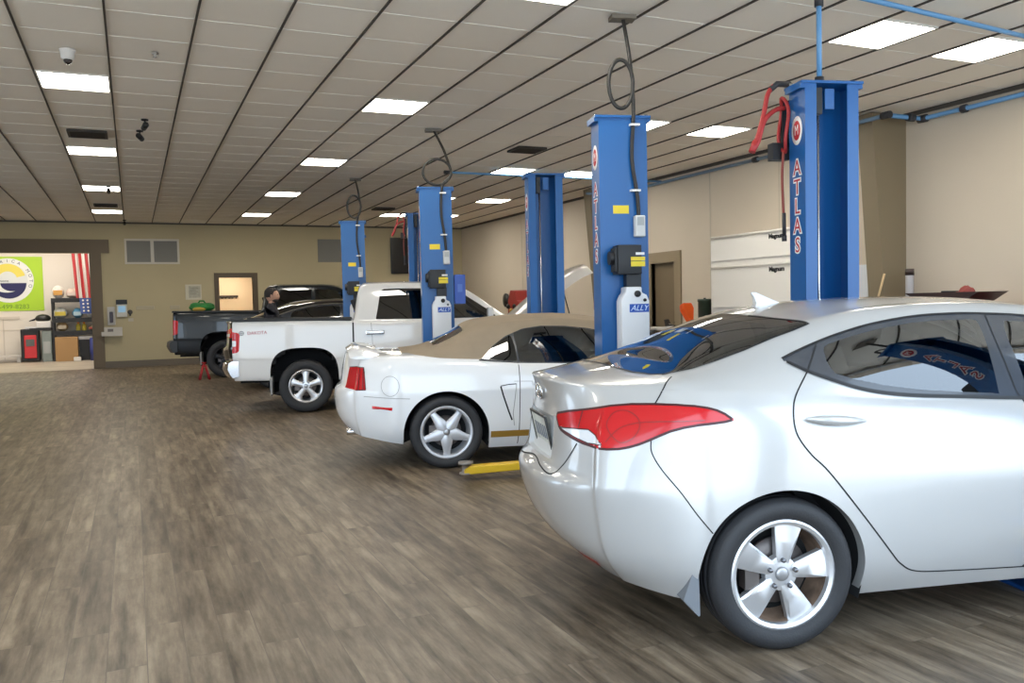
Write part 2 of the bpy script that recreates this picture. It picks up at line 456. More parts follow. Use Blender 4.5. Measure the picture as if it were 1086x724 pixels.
# office behind the small doorway
wallo = mat('warm office wall', (.80, .62, .40), .8)
b = MB(); b.box(1.5, 4.3, YB + 2.6, YB + 2.7, 0, 3.0); b.box(4.2, 4.3, YB + .2, YB + 2.6, 0, 3); b.box(1.4, 1.5, YB + .2, YB + 2.6, 0, 3); b.box(1.4, 4.3, YB + .2, YB + 2.7, 2.62, 2.7)
struct(b.build('wall_office', wallo))
b = MB(); b.box(1.4, 4.3, YB + .2, YB + 2.7, -.12, 0); struct(b.build('floor_office', conc))
t = thing('office_ceiling_light', 'small lit ceiling panel seen through the framed doorway', 'light', (2.62, YB + 1.7, 2.62))
q = MB(); q.box(-.3, .3, -.3, .3, -.02, 0); q.build('diffuser', panel_em, t)
q = MB(); q.box(-.33, .33, -.33, .33, -.012, 0); q.build('frame', lf, t)
b = MB(); b.box(DX0 - .12, DX0, YB - .03, YB + .2, 0, DZ); b.box(DX1, DX1 + .12, YB - .03, YB + .2, 0, DZ); b.box(DX0 - .12, DX1 + .12, YB - .03, YB + .2, DZ, DZ + .12)
struct(b.build('door_4', mat('dark brown door frame', (.10, .07, .038), .5)))
b = MB(); b.box(0, .62, 0, .02, 0, .07)
for i in range(6): b.box(.05 + i * .1, .07 + i * .1, -.05, 0, -.03, .06)
o = b.build('coat_hook_rail', mat('dark hook rail', (.06, .045, .03), .5)); o.location = (2.28, YB + 2.57, 1.78)
tag(o, 'dark coat hook rail on the lit wall behind the doorway', 'hooks')

# tapered steel columns on the right wall
def column(name, y0, y1, top, bot):
    q = MB(); q.prism([(XR + .01, 0), (XR - bot, 0), (XR - top, H), (XR + .01, H)], y0, y1, axis='y')
    return struct(q.build(name, mat('olive brown steel cladding', (.235, .185, .115), .6)))
column('column', 7.87, 8.12, .585, .27)
column('column.001', 15.05, 15.30, .585, .27)

# recessed side door in the right wall
b = MB(); w = .2
b.box(XR - .03, XR + .2, RD[0] - w, RD[0], 0, RD[2]); b.box(XR - .03, XR + .2, RD[1], RD[1] + w, 0, RD[2]); b.box(XR - .03, XR + .2, RD[0] - w, RD[1] + w, RD[2], RD[2] + w)
fr = struct(b.build('trim_side_door', mat('olive brown frame', (.30, .235, .15), .6)))
b = MB(); b.box(XR + .08, XR + .12, RD[0] - .1, RD[1] + .1, 0, RD[2] + .1); 
d5 = struct(b.build('door_5', mat('brown side door', (.20, .15, .09), .5)))
b = MB(); b.ball((XR + .06, RD[0] + .1, 1.0), .03); b.build('door_knob', mat('dark knob', (.03, .03, .03), .3, .8), d5)

# ------------------------------------------------------------------ light from outside
wd = bpy.data.worlds.new('sky'); SC.world = wd; wd.use_nodes = True
nt = wd.node_tree; bg = nt.nodes['Background']; bg.inputs[0].default_value = (.66, .82, 1.0, 1); bg.inputs[1].default_value = 4.2
og = mat('sunlit forecourt', (.72, .69, .64), .9)  # unseen ground, made pale to bounce daylight onto the ceiling
b = MB(); b.box(-40, 40, YF - 40, YF - .2, -.12, -.01); b.box(-40, XL, YF - .2, 40, -.12, -.01); struct(b.build('ground_outside', og))
def portal(name, loc, rot, sx, sy):
    l = bpy.data.lights.new(name, 'AREA'); l.shape = 'RECTANGLE'; l.size = sx; l.size_y = sy; l.energy = 1
    l.cycles.is_portal = True
    o = bpy.data.objects.new(name, l); COL.objects.link(o); o.location = loc; o.rotation_euler = rot
    return o
for a, c in FB: portal('bay_daylight', ((a + c) / 2, YF - .1, 1.81), (PI / 2, 0, 0), c - a, 3.62)
for a, c in LB: portal('bay_daylight_left', (XL - .1, (a + c) / 2, 1.45), (0, -PI / 2, 0), 2.9, c - a)
l = bpy.data.lights.new('sun', 'SUN'); l.energy = 6.0; l.angle = .01; l.color = (1, .95, .88)
o = bpy.data.objects.new('sun', l); COL.objects.link(o); o.rotation_euler = Vector((-.72, -.22, -.66)).to_track_quat('-Z', 'Y').to_euler()
l = bpy.data.lights.new('back_room_lamp', 'AREA'); l.size = 3.5; l.energy = 150; l.color = (1, .93, .83)
o = bpy.data.objects.new('back_room_lamp', l); COL.objects.link(o); o.location = (-2.6, 26.4, 4.05)
# ------------------------------------------------------------------ car bodies
def car_cage(S):
    """control cage of a car shell: wall rows (rear centre, round the corner, along the side, front) and a top grid"""
    T = S.get('T', [0, .3, .56, .78, .92, 1.0]); J = len(T) - 1
    xs = S['xs']; V = []; F = []
    def add(p): V.append(tuple(float(a) for a in p)); return len(V) - 1
    R = []
    for r in S['rows']:
        ids = []
        xc, yc = r['rc']; p = r.get('rp', 2.6)
        for t in T:
            x = r['xr'] + (xc - r['xr']) * t ** p
            z = sp(r['z'], x) + r.get('rz', 0) * (1 - t * t)
            ids.append(add((x, t * yc, z)))
        for x in xs: ids.append(add((x, sp(r['y'], x), sp(r['z'], x))))
        xc, yc = r['fc']; p = r.get('fp', 2.4)
        for t in T[::-1]:
            x = r['xf'] + (xc - r['xf']) * t ** p
            ids.append(add((x, t * yc, sp(r['z'], x) + r.get('fz', 0) * (1 - t * t))))
        R.append(ids)
    n = len(R[0])
    for a, b in zip(R[:-1], R[1:]):
        for i in range(n - 1): F.append((a[i], a[i + 1], b[i + 1], b[i]))
    top = R[-1]
    L = [top[:J + 1]]
    for k, x in enumerate(xs):
        side = top[J + 1 + k]; Yb, Zb = V[side][1], V[side][2]
        zc = sp(S['zc'], x); yr = sp(S['yr'], x); zr = sp(S['zr'], x)
        cr = S.get('crown', (.22, .62)); bl = S.get('bulge', .012)
        ln = [add((x, 0, zc)), add((x, .5 * yr, zc - (zc - zr) * cr[0])), add((x, .84 * yr, zc - (zc - zr) * cr[1])), add((x, yr, zr)),
              add((x, yr + (Yb - yr) * .55 + bl, zr + (Zb - zr) * .5 + bl * .3)), side]
        L.append(ln)
    L.append(top[J + 1 + len(xs):][::-1])
    for a, b in zip(L[:-1], L[1:]):
        for j in range(J): F.append((a[j], b[j], b[j + 1], a[j + 1]))
    # mirror
    mir = {}
    for i, v in enumerate(list(V)):
        if abs(v[1]) < 1e-9: mir[i] = i
        else: mir[i] = add((v[0], -v[1], v[2]))
    F += [tuple(mir[i] for i in f[::-1]) for f in F]
    return V, F

def subsurf_mesh(V, F, level, iters=3, damp=.9, creases=()):
    """subdivision surface of a cage that passes (nearly) through the cage points"""
    me = bpy.data.meshes.new('cage'); me.from_pydata(V, [], F); me.update()
    o = bpy.data.objects.new('cage', me); COL.objects.link(o)
    md = o.modifiers.new('s', 'SUBSURF'); md.levels = 1; md.render_levels = 1
    target = np.array(V); cur = target.copy(); N = len(V)
    for it in range(iters):
        dg = bpy.context.evaluated_depsgraph_get(); dg.update()
        ev = o.evaluated_get(dg).data
        co = np.empty(len(ev.vertices) * 3); ev.vertices.foreach_get('co', co)
        co = co.reshape(-1, 3)[:N]
        cur += damp * (target - co)
        me.vertices.foreach_set('co', cur.ravel()); me.update(); o.update_tag()
    md.levels = level
    dg = bpy.context.evaluated_depsgraph_get(); dg.update()
    out = bpy.data.meshes.new_from_object(o.evaluated_get(dg))
    bpy.data.objects.remove(o)
    return out

def bm_coords(bm):
    return np.array([v.co[:] for v in bm.verts])

def cut(bm, f, eps=2e-4):
    """split the mesh along f(x,y,z)=0 (f takes and returns arrays)"""
    bm.verts.ensure_lookup_table(); bm.verts.index_update()
    val = f(*bm_coords(bm).T)
    val = np.where(np.abs(val) < eps, 0, val)
    vals = {v: val[i] for i, v in enumerate(bm.verts)}
    zero = {v for v, a in vals.items() if a == 0}
    for e in [e for e in bm.edges if vals[e.verts[0]] * vals[e.verts[1]] < 0]:
        a, b = e.verts
        t = vals[a] / (vals[a] - vals[b])
        ne, nv = bmesh.utils.edge_split(e, a, t)
        vals[nv] = 0; zero.add(nv)
    faces = set()
    for v in zero:
        for fc in v.link_faces: faces.add(fc)
    for fc in faces:
        s = [vals[v] for v in fc.verts]
        if min(s) >= 0 or max(s) <= 0: continue
        z = [v for v in fc.verts if v in zero]
        if len(z) < 2: continue
        if len(z) == 2: pairs = [tuple(z)]
        else:
            # pair consecutive zero verts that separate signs
            pairs = []
            vs = list(fc.verts); n = len(vs); zi = [i for i, v in enumerate(vs) if v in zero]
            for a, b in zip(zi, zi[1:] + [zi[0] + n]):
                seg = [vals[vs[k % n]] for k in range(a + 1, b)]
                if seg and min(seg) < 0: pairs.append((vs[a % n], vs[b % n]))
        cur = [fc]
        for a, b in pairs:
            for g in cur:
                if a in g.verts and b in g.verts:
                    try:
                        nf, nl = bmesh.utils.face_split(g, a, b)
                        if nf: cur.append(nf)
                    except Exception: pass
                    break

def face_vals(bm, f):
    c = np.array([fc.calc_center_median()[:] for fc in bm.faces])
    return f(*c.T)

def take(bm, sel):
    """move the faces where sel is True into a new bmesh"""
    nb = bmesh.new(); mp = {}
    fs = [fc for fc, s in zip(list(bm.faces), sel) if s]
    for fc in fs:
        vs = []
        for v in fc.verts:
            if v not in mp: mp[v] = nb.verts.new(v.co)
            vs.append(mp[v])
        try:
            n = nb.faces.new(vs); n.smooth = True; n.material_index = fc.material_index
        except ValueError: pass
    bmesh.ops.delete(bm, geom=fs, context='FACES')
    return nb

def bm_obj(bm, name, mats, parent, thick=0., sharp=None):
    me = bpy.data.meshes.new(name)
    for fc in bm.faces: fc.smooth = True
    bm.to_mesh(me); bm.free()
    for m in (mats if isinstance(mats, (list, tuple)) else [mats]): me.materials.append(m)
    o = link(name, me, parent)
    return o

def make_shell(S, level=3, iters=3):
    V, F = car_cage(S)
    me = subsurf_mesh(V, F, level, iters, S.get('damp', .9))
    bm = bmesh.new(); bm.from_mesh(me); bpy.data.meshes.remove(me)
    bmesh.ops.recalc_face_normals(bm, faces=bm.faces)
    for f in bm.faces: f.smooth = True; f.material_index = 0
    return bm

def arch_cut(bm, cx, cz, R, flat=None, ymin=.3, lip=.05):
    """open a wheel arch through both sides and fold a lip inward; returns nothing"""
    def f(x, y, z):
        d = np.sqrt((x - cx) ** 2 + (np.maximum(z - cz, 0) if flat is None else z - cz) ** 2) - R
        if flat is not None:      # squarish arch: superellipse
            d = ((np.abs(x - cx) / R) ** flat + (np.maximum(z - cz, 0) / R) ** flat) ** (1 / flat) * R - R
        return np.where(np.abs(y) < ymin, np.abs(d) + .05, d)
    cut(bm, f)
    v = face_vals(bm, f)
    dele = [fc for fc, a in zip(list(bm.faces), v) if a < 0]
    before = {e for fc in dele for e in fc.edges}
    bmesh.ops.delete(bm, geom=dele, context='FACES')
    es = [e for e in bm.edges if e.is_valid and e in before and e.is_boundary]
    for e in es: e.smooth = False
    g = bmesh.ops.extrude_edge_only(bm, edges=es)
    for v in [x for x in g['geom'] if isinstance(x, bmesh.types.BMVert)]:
        v.co.y -= math.copysign(lip, v.co.y)

def tire_prof(R, w, rim):
    s = w / 2; sw = R - rim
    return [(rim - .004, -s * .72), (rim + .25 * sw, -s * .93), (rim + .5 * sw, -s), (rim + .78 * sw, -s * .96), (R - .012, -s * .84), (R - .002, -s * .70),
            (R, -s * .45), (R - .006, -s * .43), (R - .006, -s * .38), (R, -s * .36), (R, -s * .05), (R - .006, -s * .03), (R - .006, s * .03), (R, s * .05), (R, s * .36), (R - .006, s * .38), (R - .006, s * .43), (R, s * .45),
            (R - .002, s * .70), (R - .012, s * .84), (rim + .78 * sw, s * .96), (rim + .5 * sw, s), (rim + .25 * sw, s * .93), (rim - .004, s * .72)]

def make_wheel(parent, R, w, rim, style, x, y, side, metalm, a0=0., rust=False, lettering=False):
    """wheel at (x, y, R); the outside looks to side (-1 = right). Parts: tire, alloy_rim, hub_cap, lug_nut, brake_disc"""
    W = bpy.data.objects.new('wheel', None); COL.objects.link(W); W.parent = parent; W.location = (x, y, R)
    W.empty_display_size = .1
    tyre = mat('tire rubber', (.022, .022, .024), .62, bump=.15, bscale=120)
    b = MB(); b.lathe(tire_prof(R, w, rim), 56, axis='y')
    b.build('tire', tyre, W)
    sg = side  # outward direction along y
    def P(r, a, h): return (r * math.cos(a), sg * h, r * math.sin(a))
    hw = w / 2
    b = MB()
    face = hw * .80
    # lip, then barrel
    b.lathe([(rim + .010, sg * (face - .012)), (rim + .012, sg * (face + .004)), (rim + .004, sg * (face + .008)), (rim - .010, sg * (face + .002)), (rim - .014, sg * (face - .016))], 48, axis='y')
    b.lathe([(rim - .014, sg * (face - .016)), (rim - .022, sg * (face - .07)), (rim - .05, -sg * hw * .7), (rim + .01, -sg * hw * .75)], 48, axis='y', mi=1 if rust else 0)
    hub_h = face - .012
    def spoke(a, secs, th, mi=0):
        """secs: (r, half angle width in metres left/right, ridge offset, ridge height, height)"""
        rows = []
        for r, wl, wr, ro, rh, h in secs:
            row = []
            for off, hh in ((-wl, h - th), (-wl, h - .006), (-wl * .82, h), (ro, h + rh), (wr * .82, h), (wr, h - .006), (wr, h - th)):
                aa = a + off / r
                row.append(b.bm.verts.new(P(r, aa, hh)))
            rows.append(row)
        for A, B in zip(rows[:-1], rows[1:]):
            for k in range(6):
                f = b.bm.faces.new((A[k], A[k + 1], B[k + 1], B[k])); f.material_index = mi
    n = 5
    for k in range(n):
        a = a0 + 2 * PI * k / n
        if style == 'flare':      # narrow at the hub, wide at the rim, sharp ridge
            spoke(a, [(.05, .030, .030, .0, .002, hub_h), (.075, .033, .034, -.010, .005, hub_h + .001), (.10, .038, .039, -.020, .008, hub_h + .001), (.14, .047, .048, -.034, .007, hub_h), (.175, .054, .055, -.046, .004, hub_h - .001), (rim - .004, .061, .062, -.058, .001, hub_h - .002)], .035)
        elif style == 'star':     # wide at the hub, narrow at the rim
            spoke(a, [(.03, .022, .022, 0, .004, hub_h + .012), (.075, .062, .062, 0, .005, hub_h + .010), (.11, .049, .049, 0, .006, hub_h + .006), (.15, .035, .035, 0, .006, hub_h), (.19, .029, .029, 0, .004, hub_h - .006), (rim - .008, .034, .034, 0, .002, hub_h - .008)], .035)
        else:                      # chunky spokes with trapezoid windows
            spoke(a, [(.05, .032, .032, 0, .004, hub_h), (.10, .036, .036, 0, .006, hub_h - .004), (.15, .040, .040, 0, .006, hub_h - .008), (rim - .03, .052, .052, 0, .003, hub_h - .010), (rim - .008, .085, .085, 0, .001, hub_h - .010)], .035)
    b.lathe([(.0, sg * (hub_h + .0)), (.05, sg * (hub_h + .0)), (.069, sg * (hub_h - .004)), (.075, sg * (hub_h - .03))], 30, axis='y')
    rm = [metalm, mat('rusty silver rim', (.30, .20, .14), .5, .5, vary=.6, vscale=9)] if rust else metalm
    o = b.build('alloy_rim', rm, W, smooth=True)
    cap = MB(); cap.lathe([(0, sg * (hub_h + .012)), (.02, sg * (hub_h + .012)), (.027, sg * (hub_h + .009)), (.029, sg * (hub_h + .002))], 24, axis='y')
    cap.build('hub_cap', mat('hub cap grey', (.45, .45, .46), .35, .8), W)
    nutm = mat('lug nut steel', (.20, .20, .21), .3, .9)
    ln = None
    for k in range(5 if style != 'star' else 0):
        a = a0 + 2 * PI * (k + (0 if style != 'chunk' else .5)) / 5 + (.0 if style != 'flare' else 0.12)
        r = .057
        if ln is None:
            q = MB(); q.lathe([(0, sg * .016), (.007, sg * .016), (.0095, sg * .012), (.0095, sg * -.01), (.013, sg * -.01)], 12, axis='y')
            ln = q.build('lug_nut', nutm, W); o = ln
        else: o = ln.copy(); COL.objects.link(o)
        o.location = P(r, a, hub_h + .004)
    d = MB(); d.lathe([(.06, sg * .02), (.135, sg * .02), (.135, sg * .0), (.06, 0)], 32, axis='y')
    d.box(-.15, -.09, sg * .03 - .03, sg * .03 + .03, -.06, .06)
    d.build('brake_disc', mat('brake steel', (.16, .14, .13), .45, .7), W)
    q = MB(); q.lathe([(0, -sg * .03), (rim - .03, -sg * .03)], 24, axis='y'); q.build('inner_shade_disc', mat('black wheel shade', (.008, .008, .008), .9), W)  # flat black disc: shade behind the spokes put into its colour
    return W

def wheel_well(parent, cx, cz, R, yin, yout):
    for s in (-1, 1):
        b = MB(); M = Matrix.Translation((cx, 0, cz))
        b.lathe([(R + .012, s * (yout - .045)), (R + .012, s * yin), (0, s * yin)], 24, M=M, axis='y', a0=-.35, a1=PI + .35)
        b.build('wheel_well', mat('wheel well liner', (.012, .012, .013), .9), parent)

SQ = math.sqrt(.5)
def on_surface(tree, proj, p, side):
    """point + normal on a shell for drawing coordinates: side view (x,z), plan (x,y), or rear-quarter view (a,z)"""
    if proj == 'xz': o, d = Vector((p[0], side * 3, p[1])), Vector((0, -side, 0))
    elif proj == 'xy': o, d = Vector((p[0], side * p[1], 4)), Vector((0, 0, -1))
    elif proj == 'yz': o, d = Vector((-4, side * p[0], p[1])), Vector((1, 0, 0))
    else:
        # a = (x + |y|) * SQ ; look along the rear-quarter diagonal
        b = Vector((p[0] * SQ, side * p[0] * SQ, p[1])); n = Vector((-SQ, side * SQ, 0))
        o, d = b + n * 4, -n
    h = tree.ray_cast(o, d)
    if h[0] is None: return None
    n = h[1]
    if n.dot(d) > 0: n = -n
    return h[0], n

def resample(pts, step):
    P = [np.array(p, float) for p in pts]; out = [P[0]]
    for a, b in zip(P[:-1], P[1:]):
        L = np.linalg.norm(b - a); k = max(1, int(round(L / step)))
        for i in range(1, k + 1): out.append(a + (b - a) * i / k)
    return out

def ribbon(b, tree, proj, pts, width, side, lift=.0012, closed=False, curve=True, step=.02, mi=0):
    """a narrow strip lying on the shell along a drawn line"""
    if curve: pts = smooth_poly(pts, 6, closed)
    if closed: pts = list(pts) + [pts[0]]
    hits = [h for h in (on_surface(tree, proj, p, side) for p in resample(pts, step)) if h]
    if len(hits) < 2: return
    prev = None
    for i, (p, n) in enumerate(hits):
        t = hits[min(i + 1, len(hits) - 1)][0] - hits[max(i - 1, 0)][0]
        if t.length < 1e-7: continue
        s = t.cross(n); s.normalize()
        q = p + n * lift
        a, c = b.bm.verts.new(q + s * width / 2), b.bm.verts.new(q - s * width / 2)
        if prev:
            f = b.bm.faces.new((prev[0], prev[1], c, a)); f.smooth = True; f.material_index = mi
        prev = (a, c)

def patch(b, tree, proj, poly, side, lift=.002, mi=0, step=None):
    """fill an outline drawn on the shell (fan about its middle, rows toward the edge)"""
    P = np.array(poly, float); c = P.mean(0); rows = []
    for k in (1, .66, .33, 0):
        row = []
        for p in P:
            h = on_surface(tree, proj, c + (p - c) * k, side)
            if h is None: return
            row.append(b.bm.verts.new(h[0] + h[1] * lift))
            if k == 0: break
        rows.append(row)
    n = len(P)
    for A, B in zip(rows[:-1], rows[1:]):
        for i in range(n):
            vs = (A[i], A[(i + 1) % n], B[(i + 1) % n], B[i]) if len(B) > 1 else (A[i], A[(i + 1) % n], B[0])
            f = b.bm.faces.new(vs); f.smooth = True; f.material_index = mi

def region(proj, poly, lo=None, hi=None, grow=0.):
    """signed-distance function of an outline in one of the drawing views"""
    poly = np.array(poly, float)
    def f(x, y, z):
        ay = np.abs(y)
        if proj == 'xz': d = sdf_poly(poly, x, z); d = np.where(ay < .25, .3, d)
        elif proj == 'xy': d = sdf_poly(poly, x, ay)
        elif proj == 'yz': d = sdf_poly(poly, ay, z); d = np.where(x > 0, .3, d)
        else: d = sdf_poly(poly, (x + ay) * SQ, z); d = np.where(x > .3, .3, d)
        if lo is not None: d = np.where(z < lo, .3, d)
        if hi is not None: d = np.where(z > hi, .3, d)
        return d - grow
    return f

def mirror_plan(half):
    """half outline (x, y>=0) starting and ending on the centre line -> full set usable with |y| (kept closed below y=0)"""
    a = [(p[0], p[1]) for p in half]
    return a + [(a[-1][0], -.2), (a[0][0], -.2)]

CENTRAL = {'plate_recess', 'rear_window', 'windshield', 'soft_top', 'soft_top_window', 'tonneau', 'license_plate', 'truck_bed_rail'}
def absorb(o, mb, m):
    """add drawn-on details to an existing part's mesh with their own material"""
    me2 = bpy.data.meshes.new('t'); mb.bm.to_mesh(me2); mb.bm.free()
    idx = len(o.data.materials); o.data.materials.append(m)
    me2.polygons.foreach_set('material_index', [idx] * len(me2.polygons))
    bm = bmesh.new(); bm.from_mesh(o.data); bm.from_mesh(me2); bm.to_mesh(o.data); bm.free()
    bpy.data.meshes.remove(me2)

def dress(parent, spec, D, paint, level=3, name='body_shell', lining=True):
    """cut a shell into panels, panes and lamps. D lists the outlines; returns the uncut surface tree"""
    bm = make_shell(spec, level)
    tree = BVHTree.FromBMesh(bm)
    regs = D['regions']           # (part name, material, function)
    parts = {}
    for a in D['arches']: arch_cut(bm, *a)
    for nm, m, f in regs: cut(bm, f)
    for nm, m, f in regs:
        sel = face_vals(bm, f) < 0
        if not sel.any(): continue
        cy = face_vals(bm, lambda x, y, z: y)
        sides = [(0, sel)] if nm in CENTRAL else [(-1, sel & (cy < 0)), (1, sel & (cy >= 0))]
        for sd, sl in sides:
            if not sl.any(): continue
            if sd: 
                piece = take(bm, sl)
                sel = face_vals(bm, f) < 0; cy = face_vals(bm, lambda x, y, z: y)
                if sd < 0: sides[1] = (1, sel & (cy >= 0))
            else: piece = take(bm, sl)
            parts.setdefault((nm, sd), []).append(bm_obj(piece, nm, m, parent))
    body = bm_obj(bm, name, paint, parent)
    parts['body'] = body
    if lining:
        lb = make_shell(spec, max(1, level - 1))
        lb.normal_update()
        for v in lb.verts: v.co -= v.normal * .03
        for nm, m, f in regs:
            if nm in D['openings']: cut(lb, f)
        for nm, m, f in regs:
            if nm in D['openings']:
                take(lb, face_vals(lb, f) < 0).free()
        for cx, cz, R, fl in [(a[0], a[1], a[2], None) for a in D['arches']]:
            def g(x, y, z, cx=cx, cz=cz, R=R): return np.where(np.abs(y) < .3, 1, np.sqrt((x - cx) ** 2 + np.maximum(z - cz, 0) ** 2) - R - .03)
            take(lb, face_vals(lb, g) < 0).free()
        bm_obj(lb, 'interior_lining', mat('dark cabin lining', (.018, .018, .019), .9), parent)
    return tree, parts

def seat_mesh(parent, x, y, z, m, w=.48):
    b = MB()
    M = Matrix.Translation((x, y, z))
    b.box(-.25, .25, -w / 2, w / 2, 0, .16, M)
    M2 = M @ Matrix.Translation((-.22, 0, .12)) @ Matrix.Rotation(math.radians(-20), 4, 'Y')
    b.box(-.07, .07, -w / 2 + .02, w / 2 - .02, 0, .56, M2)
    b.box(-.05, .05, -.13, .13, .60, .78, M2); b.box(-.012, .012, -.06, -.04, .5, .65, M2); b.box(-.012, .012, .04, .06, .5, .65, M2)
    b.bevel(.025, 2)
    return b.build('front_seat' if w < .6 else 'rear_bench', m, parent, smooth=True)
# ------------------------------------------------------------------ silver sedan
HEAD = math.radians(90 - 104)      # cars point 104 degrees clockwise from the hall axis
def sedan_spec():
    xs = [-.42, -.30, -.16, 0.0, .18, .36, .55, .75, .95, 1.15, 1.4, 1.65, 1.9, 2.15, 2.35, 2.5, 2.7, 2.9, 3.1]
    rows = [
        dict(z=[(-.7, .26), (-.45, .225), (-.2, .195), (0, .185), (1, .185), (2.6, .18), (3.4, .2)], y=[(-.42, .755), (-.2, .80), (0, .80), (1, .79), (2.7, .80), (3.1, .74)], xr=-.66, rc=(-.56, .60), xf=3.36, fc=(3.2, .55)),
        dict(z=[(-.85, .37), (-.5, .345), (0, .32), (2.7, .30), (3.5, .32)], y=[(-.42, .822), (-.2, .858), (0, .868), (1, .838), (2, .838), (2.7, .868), (3.1, .80)], xr=-.79, rc=(-.63, .65), xf=3.50, fc=(3.22, .62)),
        dict(z=[(-.9, .50), (-.4, .50), (3.5, .46)], y=[(-.42, .835), (-.2, .872), (0, .884), (1, .868), (2, .866), (2.7, .884), (3.1, .81)], xr=-.855, rc=(-.66, .665), xf=3.54, fc=(3.22, .63)),
        dict(z=[(-.9, .635), (-.5, .645), (0, .66), (3.5, .60)], y=[(-.42, .832), (-.2, .872), (0, .886), (1, .885), (2, .880), (2.7, .880), (3.1, .80)], xr=-.882, rc=(-.675, .675), xf=3.54, fc=(3.22, .62)),
        dict(z=[(-.9, .690), (-.5, .71), (0, .74), (3.5, .66)], y=[(-.42, .823), (-.2, .866), (0, .884), (1, .884), (2, .876), (2.7, .872), (3.1, .79)], xr=-.828, rc=(-.675, .665), xf=3.52, fc=(3.2, .61)),
        dict(z=[(-.9, .83), (-.5, .85), (0, .865), (1, .845), (2, .83), (2.7, .80), (3.5, .70)], y=[(-.42, .808), (-.2, .856), (0, .876), (1, .874), (2, .862), (2.7, .85), (3.1, .76)], xr=-.808, rc=(-.662, .645), xf=3.47, fc=(3.16, .58)),
        dict(z=[(-.9, .97), (-.5, .965), (0, .955), (1, .92), (2, .89), (2.7, .86), (3.5, .73)], y=[(-.42, .778), (-.2, .830), (0, .85), (1, .845), (2, .835), (2.7, .80), (3.1, .71)], xr=-.792, rc=(-.62, .60), xf=3.40, fc=(3.12, .54)),
        dict(z=[(-.9, 1.052), (-.5, 1.052), (-.2, 1.05), (0, 1.04), (.5, .995), (1.1, .965), (2, .93), (2.7, .885), (3.5, .76)], y=[(-.42, .715), (-.2, .775), (0, .80), (.5, .81), (1, .81), (2, .795), (2.7, .74), (3.1, .64)], xr=-.815, rc=(-.60, .545), xf=3.30, fc=(3.08, .49), rz=.022),
    ]
    return dict(xs=xs, rows=rows,
        zc=[(-.85, 1.075), (-.6, 1.115), (-.42, 1.135), (-.30, 1.175), (-.16, 1.235), (0, 1.30), (.18, 1.355), (.36, 1.387), (.6, 1.408), (.95, 1.415), (1.4, 1.398), (1.7, 1.352), (1.9, 1.29), (2.15, 1.175), (2.35, 1.07), (2.5, 1.00), (2.7, .965), (3.1, .89), (3.35, .79)],
        zr=[(-.6, 1.085), (-.42, 1.10), (-.30, 1.125), (-.16, 1.165), (0, 1.215), (.18, 1.265), (.36, 1.305), (.6, 1.340), (.95, 1.358), (1.4, 1.335), (1.7, 1.285), (1.9, 1.215), (2.15, 1.09), (2.35, .99), (2.5, .955), (2.7, .93), (3.1, .865), (3.4, .77)],
        yr=[(-.6, .56), (-.42, .60), (-.16, .60), (.2, .58), (.6, .565), (1, .56), (1.5, .56), (1.9, .60), (2.3, .67), (2.5, .66), (2.8, .62), (3.2, .5)])


silver = mat('silver metallic paint', (.525, .52, .51), .30, .30, coat=1.0)
gap = mat('panel gap black', (.015, .015, .016), .8)
tint = glass_mat('tinted car glass', (.20, .22, .22))
rtint = glass_mat('tinted rear glass', (.36, .38, .33), .55)
blk = mat('gloss black trim', (.045, .05, .06), .25, coat=.5)
redlens = mat('red lamp lens', (.50, .005, .010), .18, coat=.35, emit=(.9, .01, .01), estr=.05)
whitelens = mat('clear lamp lens', (.80, .81, .83), .15, .0, coat=1.0)
chrome = mat('chrome', (.80, .80, .82), .08, 1.0)
cabin = mat('charcoal seat fabric', (.022, .022, .025), .85)
plastic = mat('dark grey plastic', (.09, .095, .105), .55)

SED = thing('silver_sedan', 'silver four-door sedan with a long red wraparound tail light, nearest the camera', 'car', (2.545, 3.437, 0), HEAD, 'cars parked in the service bays')
dlo = [(.086, 1.165), (.161, 1.192), (.27, 1.227), (.392, 1.261), (.552, 1.296), (.754, 1.323), (.951, 1.332), (1.123, 1.328), (1.33, 1.313), (1.52, 1.272), (1.72, 1.205), (1.92, 1.105), (2.06, 1.015), (2.10, .955), (1.6, .957), (1.3, .966), (1.107, .975), (.822, .992), (.628, 1.004), (.487, 1.02), (.375, 1.043), (.269, 1.078), (.169, 1.117), (.105, 1.15)]
rg = [(.285, 1.205), (.315, 1.218), (.428, 1.246), (.575, 1.275), (.735, 1.296), (.865, 1.304), (1.069, 1.304), (1.061, 1.235), (1.041, 1.125), (1.023, .994), (.851, 1.006), (.658, 1.023), (.495, 1.047), (.362, 1.078), (.285, 1.104), (.272, 1.15)]
fg = [(1.192, 1.295), (1.33, 1.285), (1.5, 1.245), (1.69, 1.18), (1.87, 1.092), (1.98, 1.02), (1.99, .985), (1.6, .982), (1.165, .99), (1.172, 1.209)]
rw = [(-.50, 0), (-.497, .248), (-.478, .42), (-.437, .537), (-.387, .590), (-.278, .604), (-.165, .606), (-.043, .602), (.108, .580), (.20, .570), (.285, .555), (.262, .50), (.205, .38), (.162, .224), (.145, 0)]
ws = [(1.60, 0), (1.585, .3), (1.53, .52), (1.62, .555), (1.8, .575), (2.0, .615), (2.2, .66), (2.32, .665), (2.42, .52), (2.49, .3), (2.52, 0)]
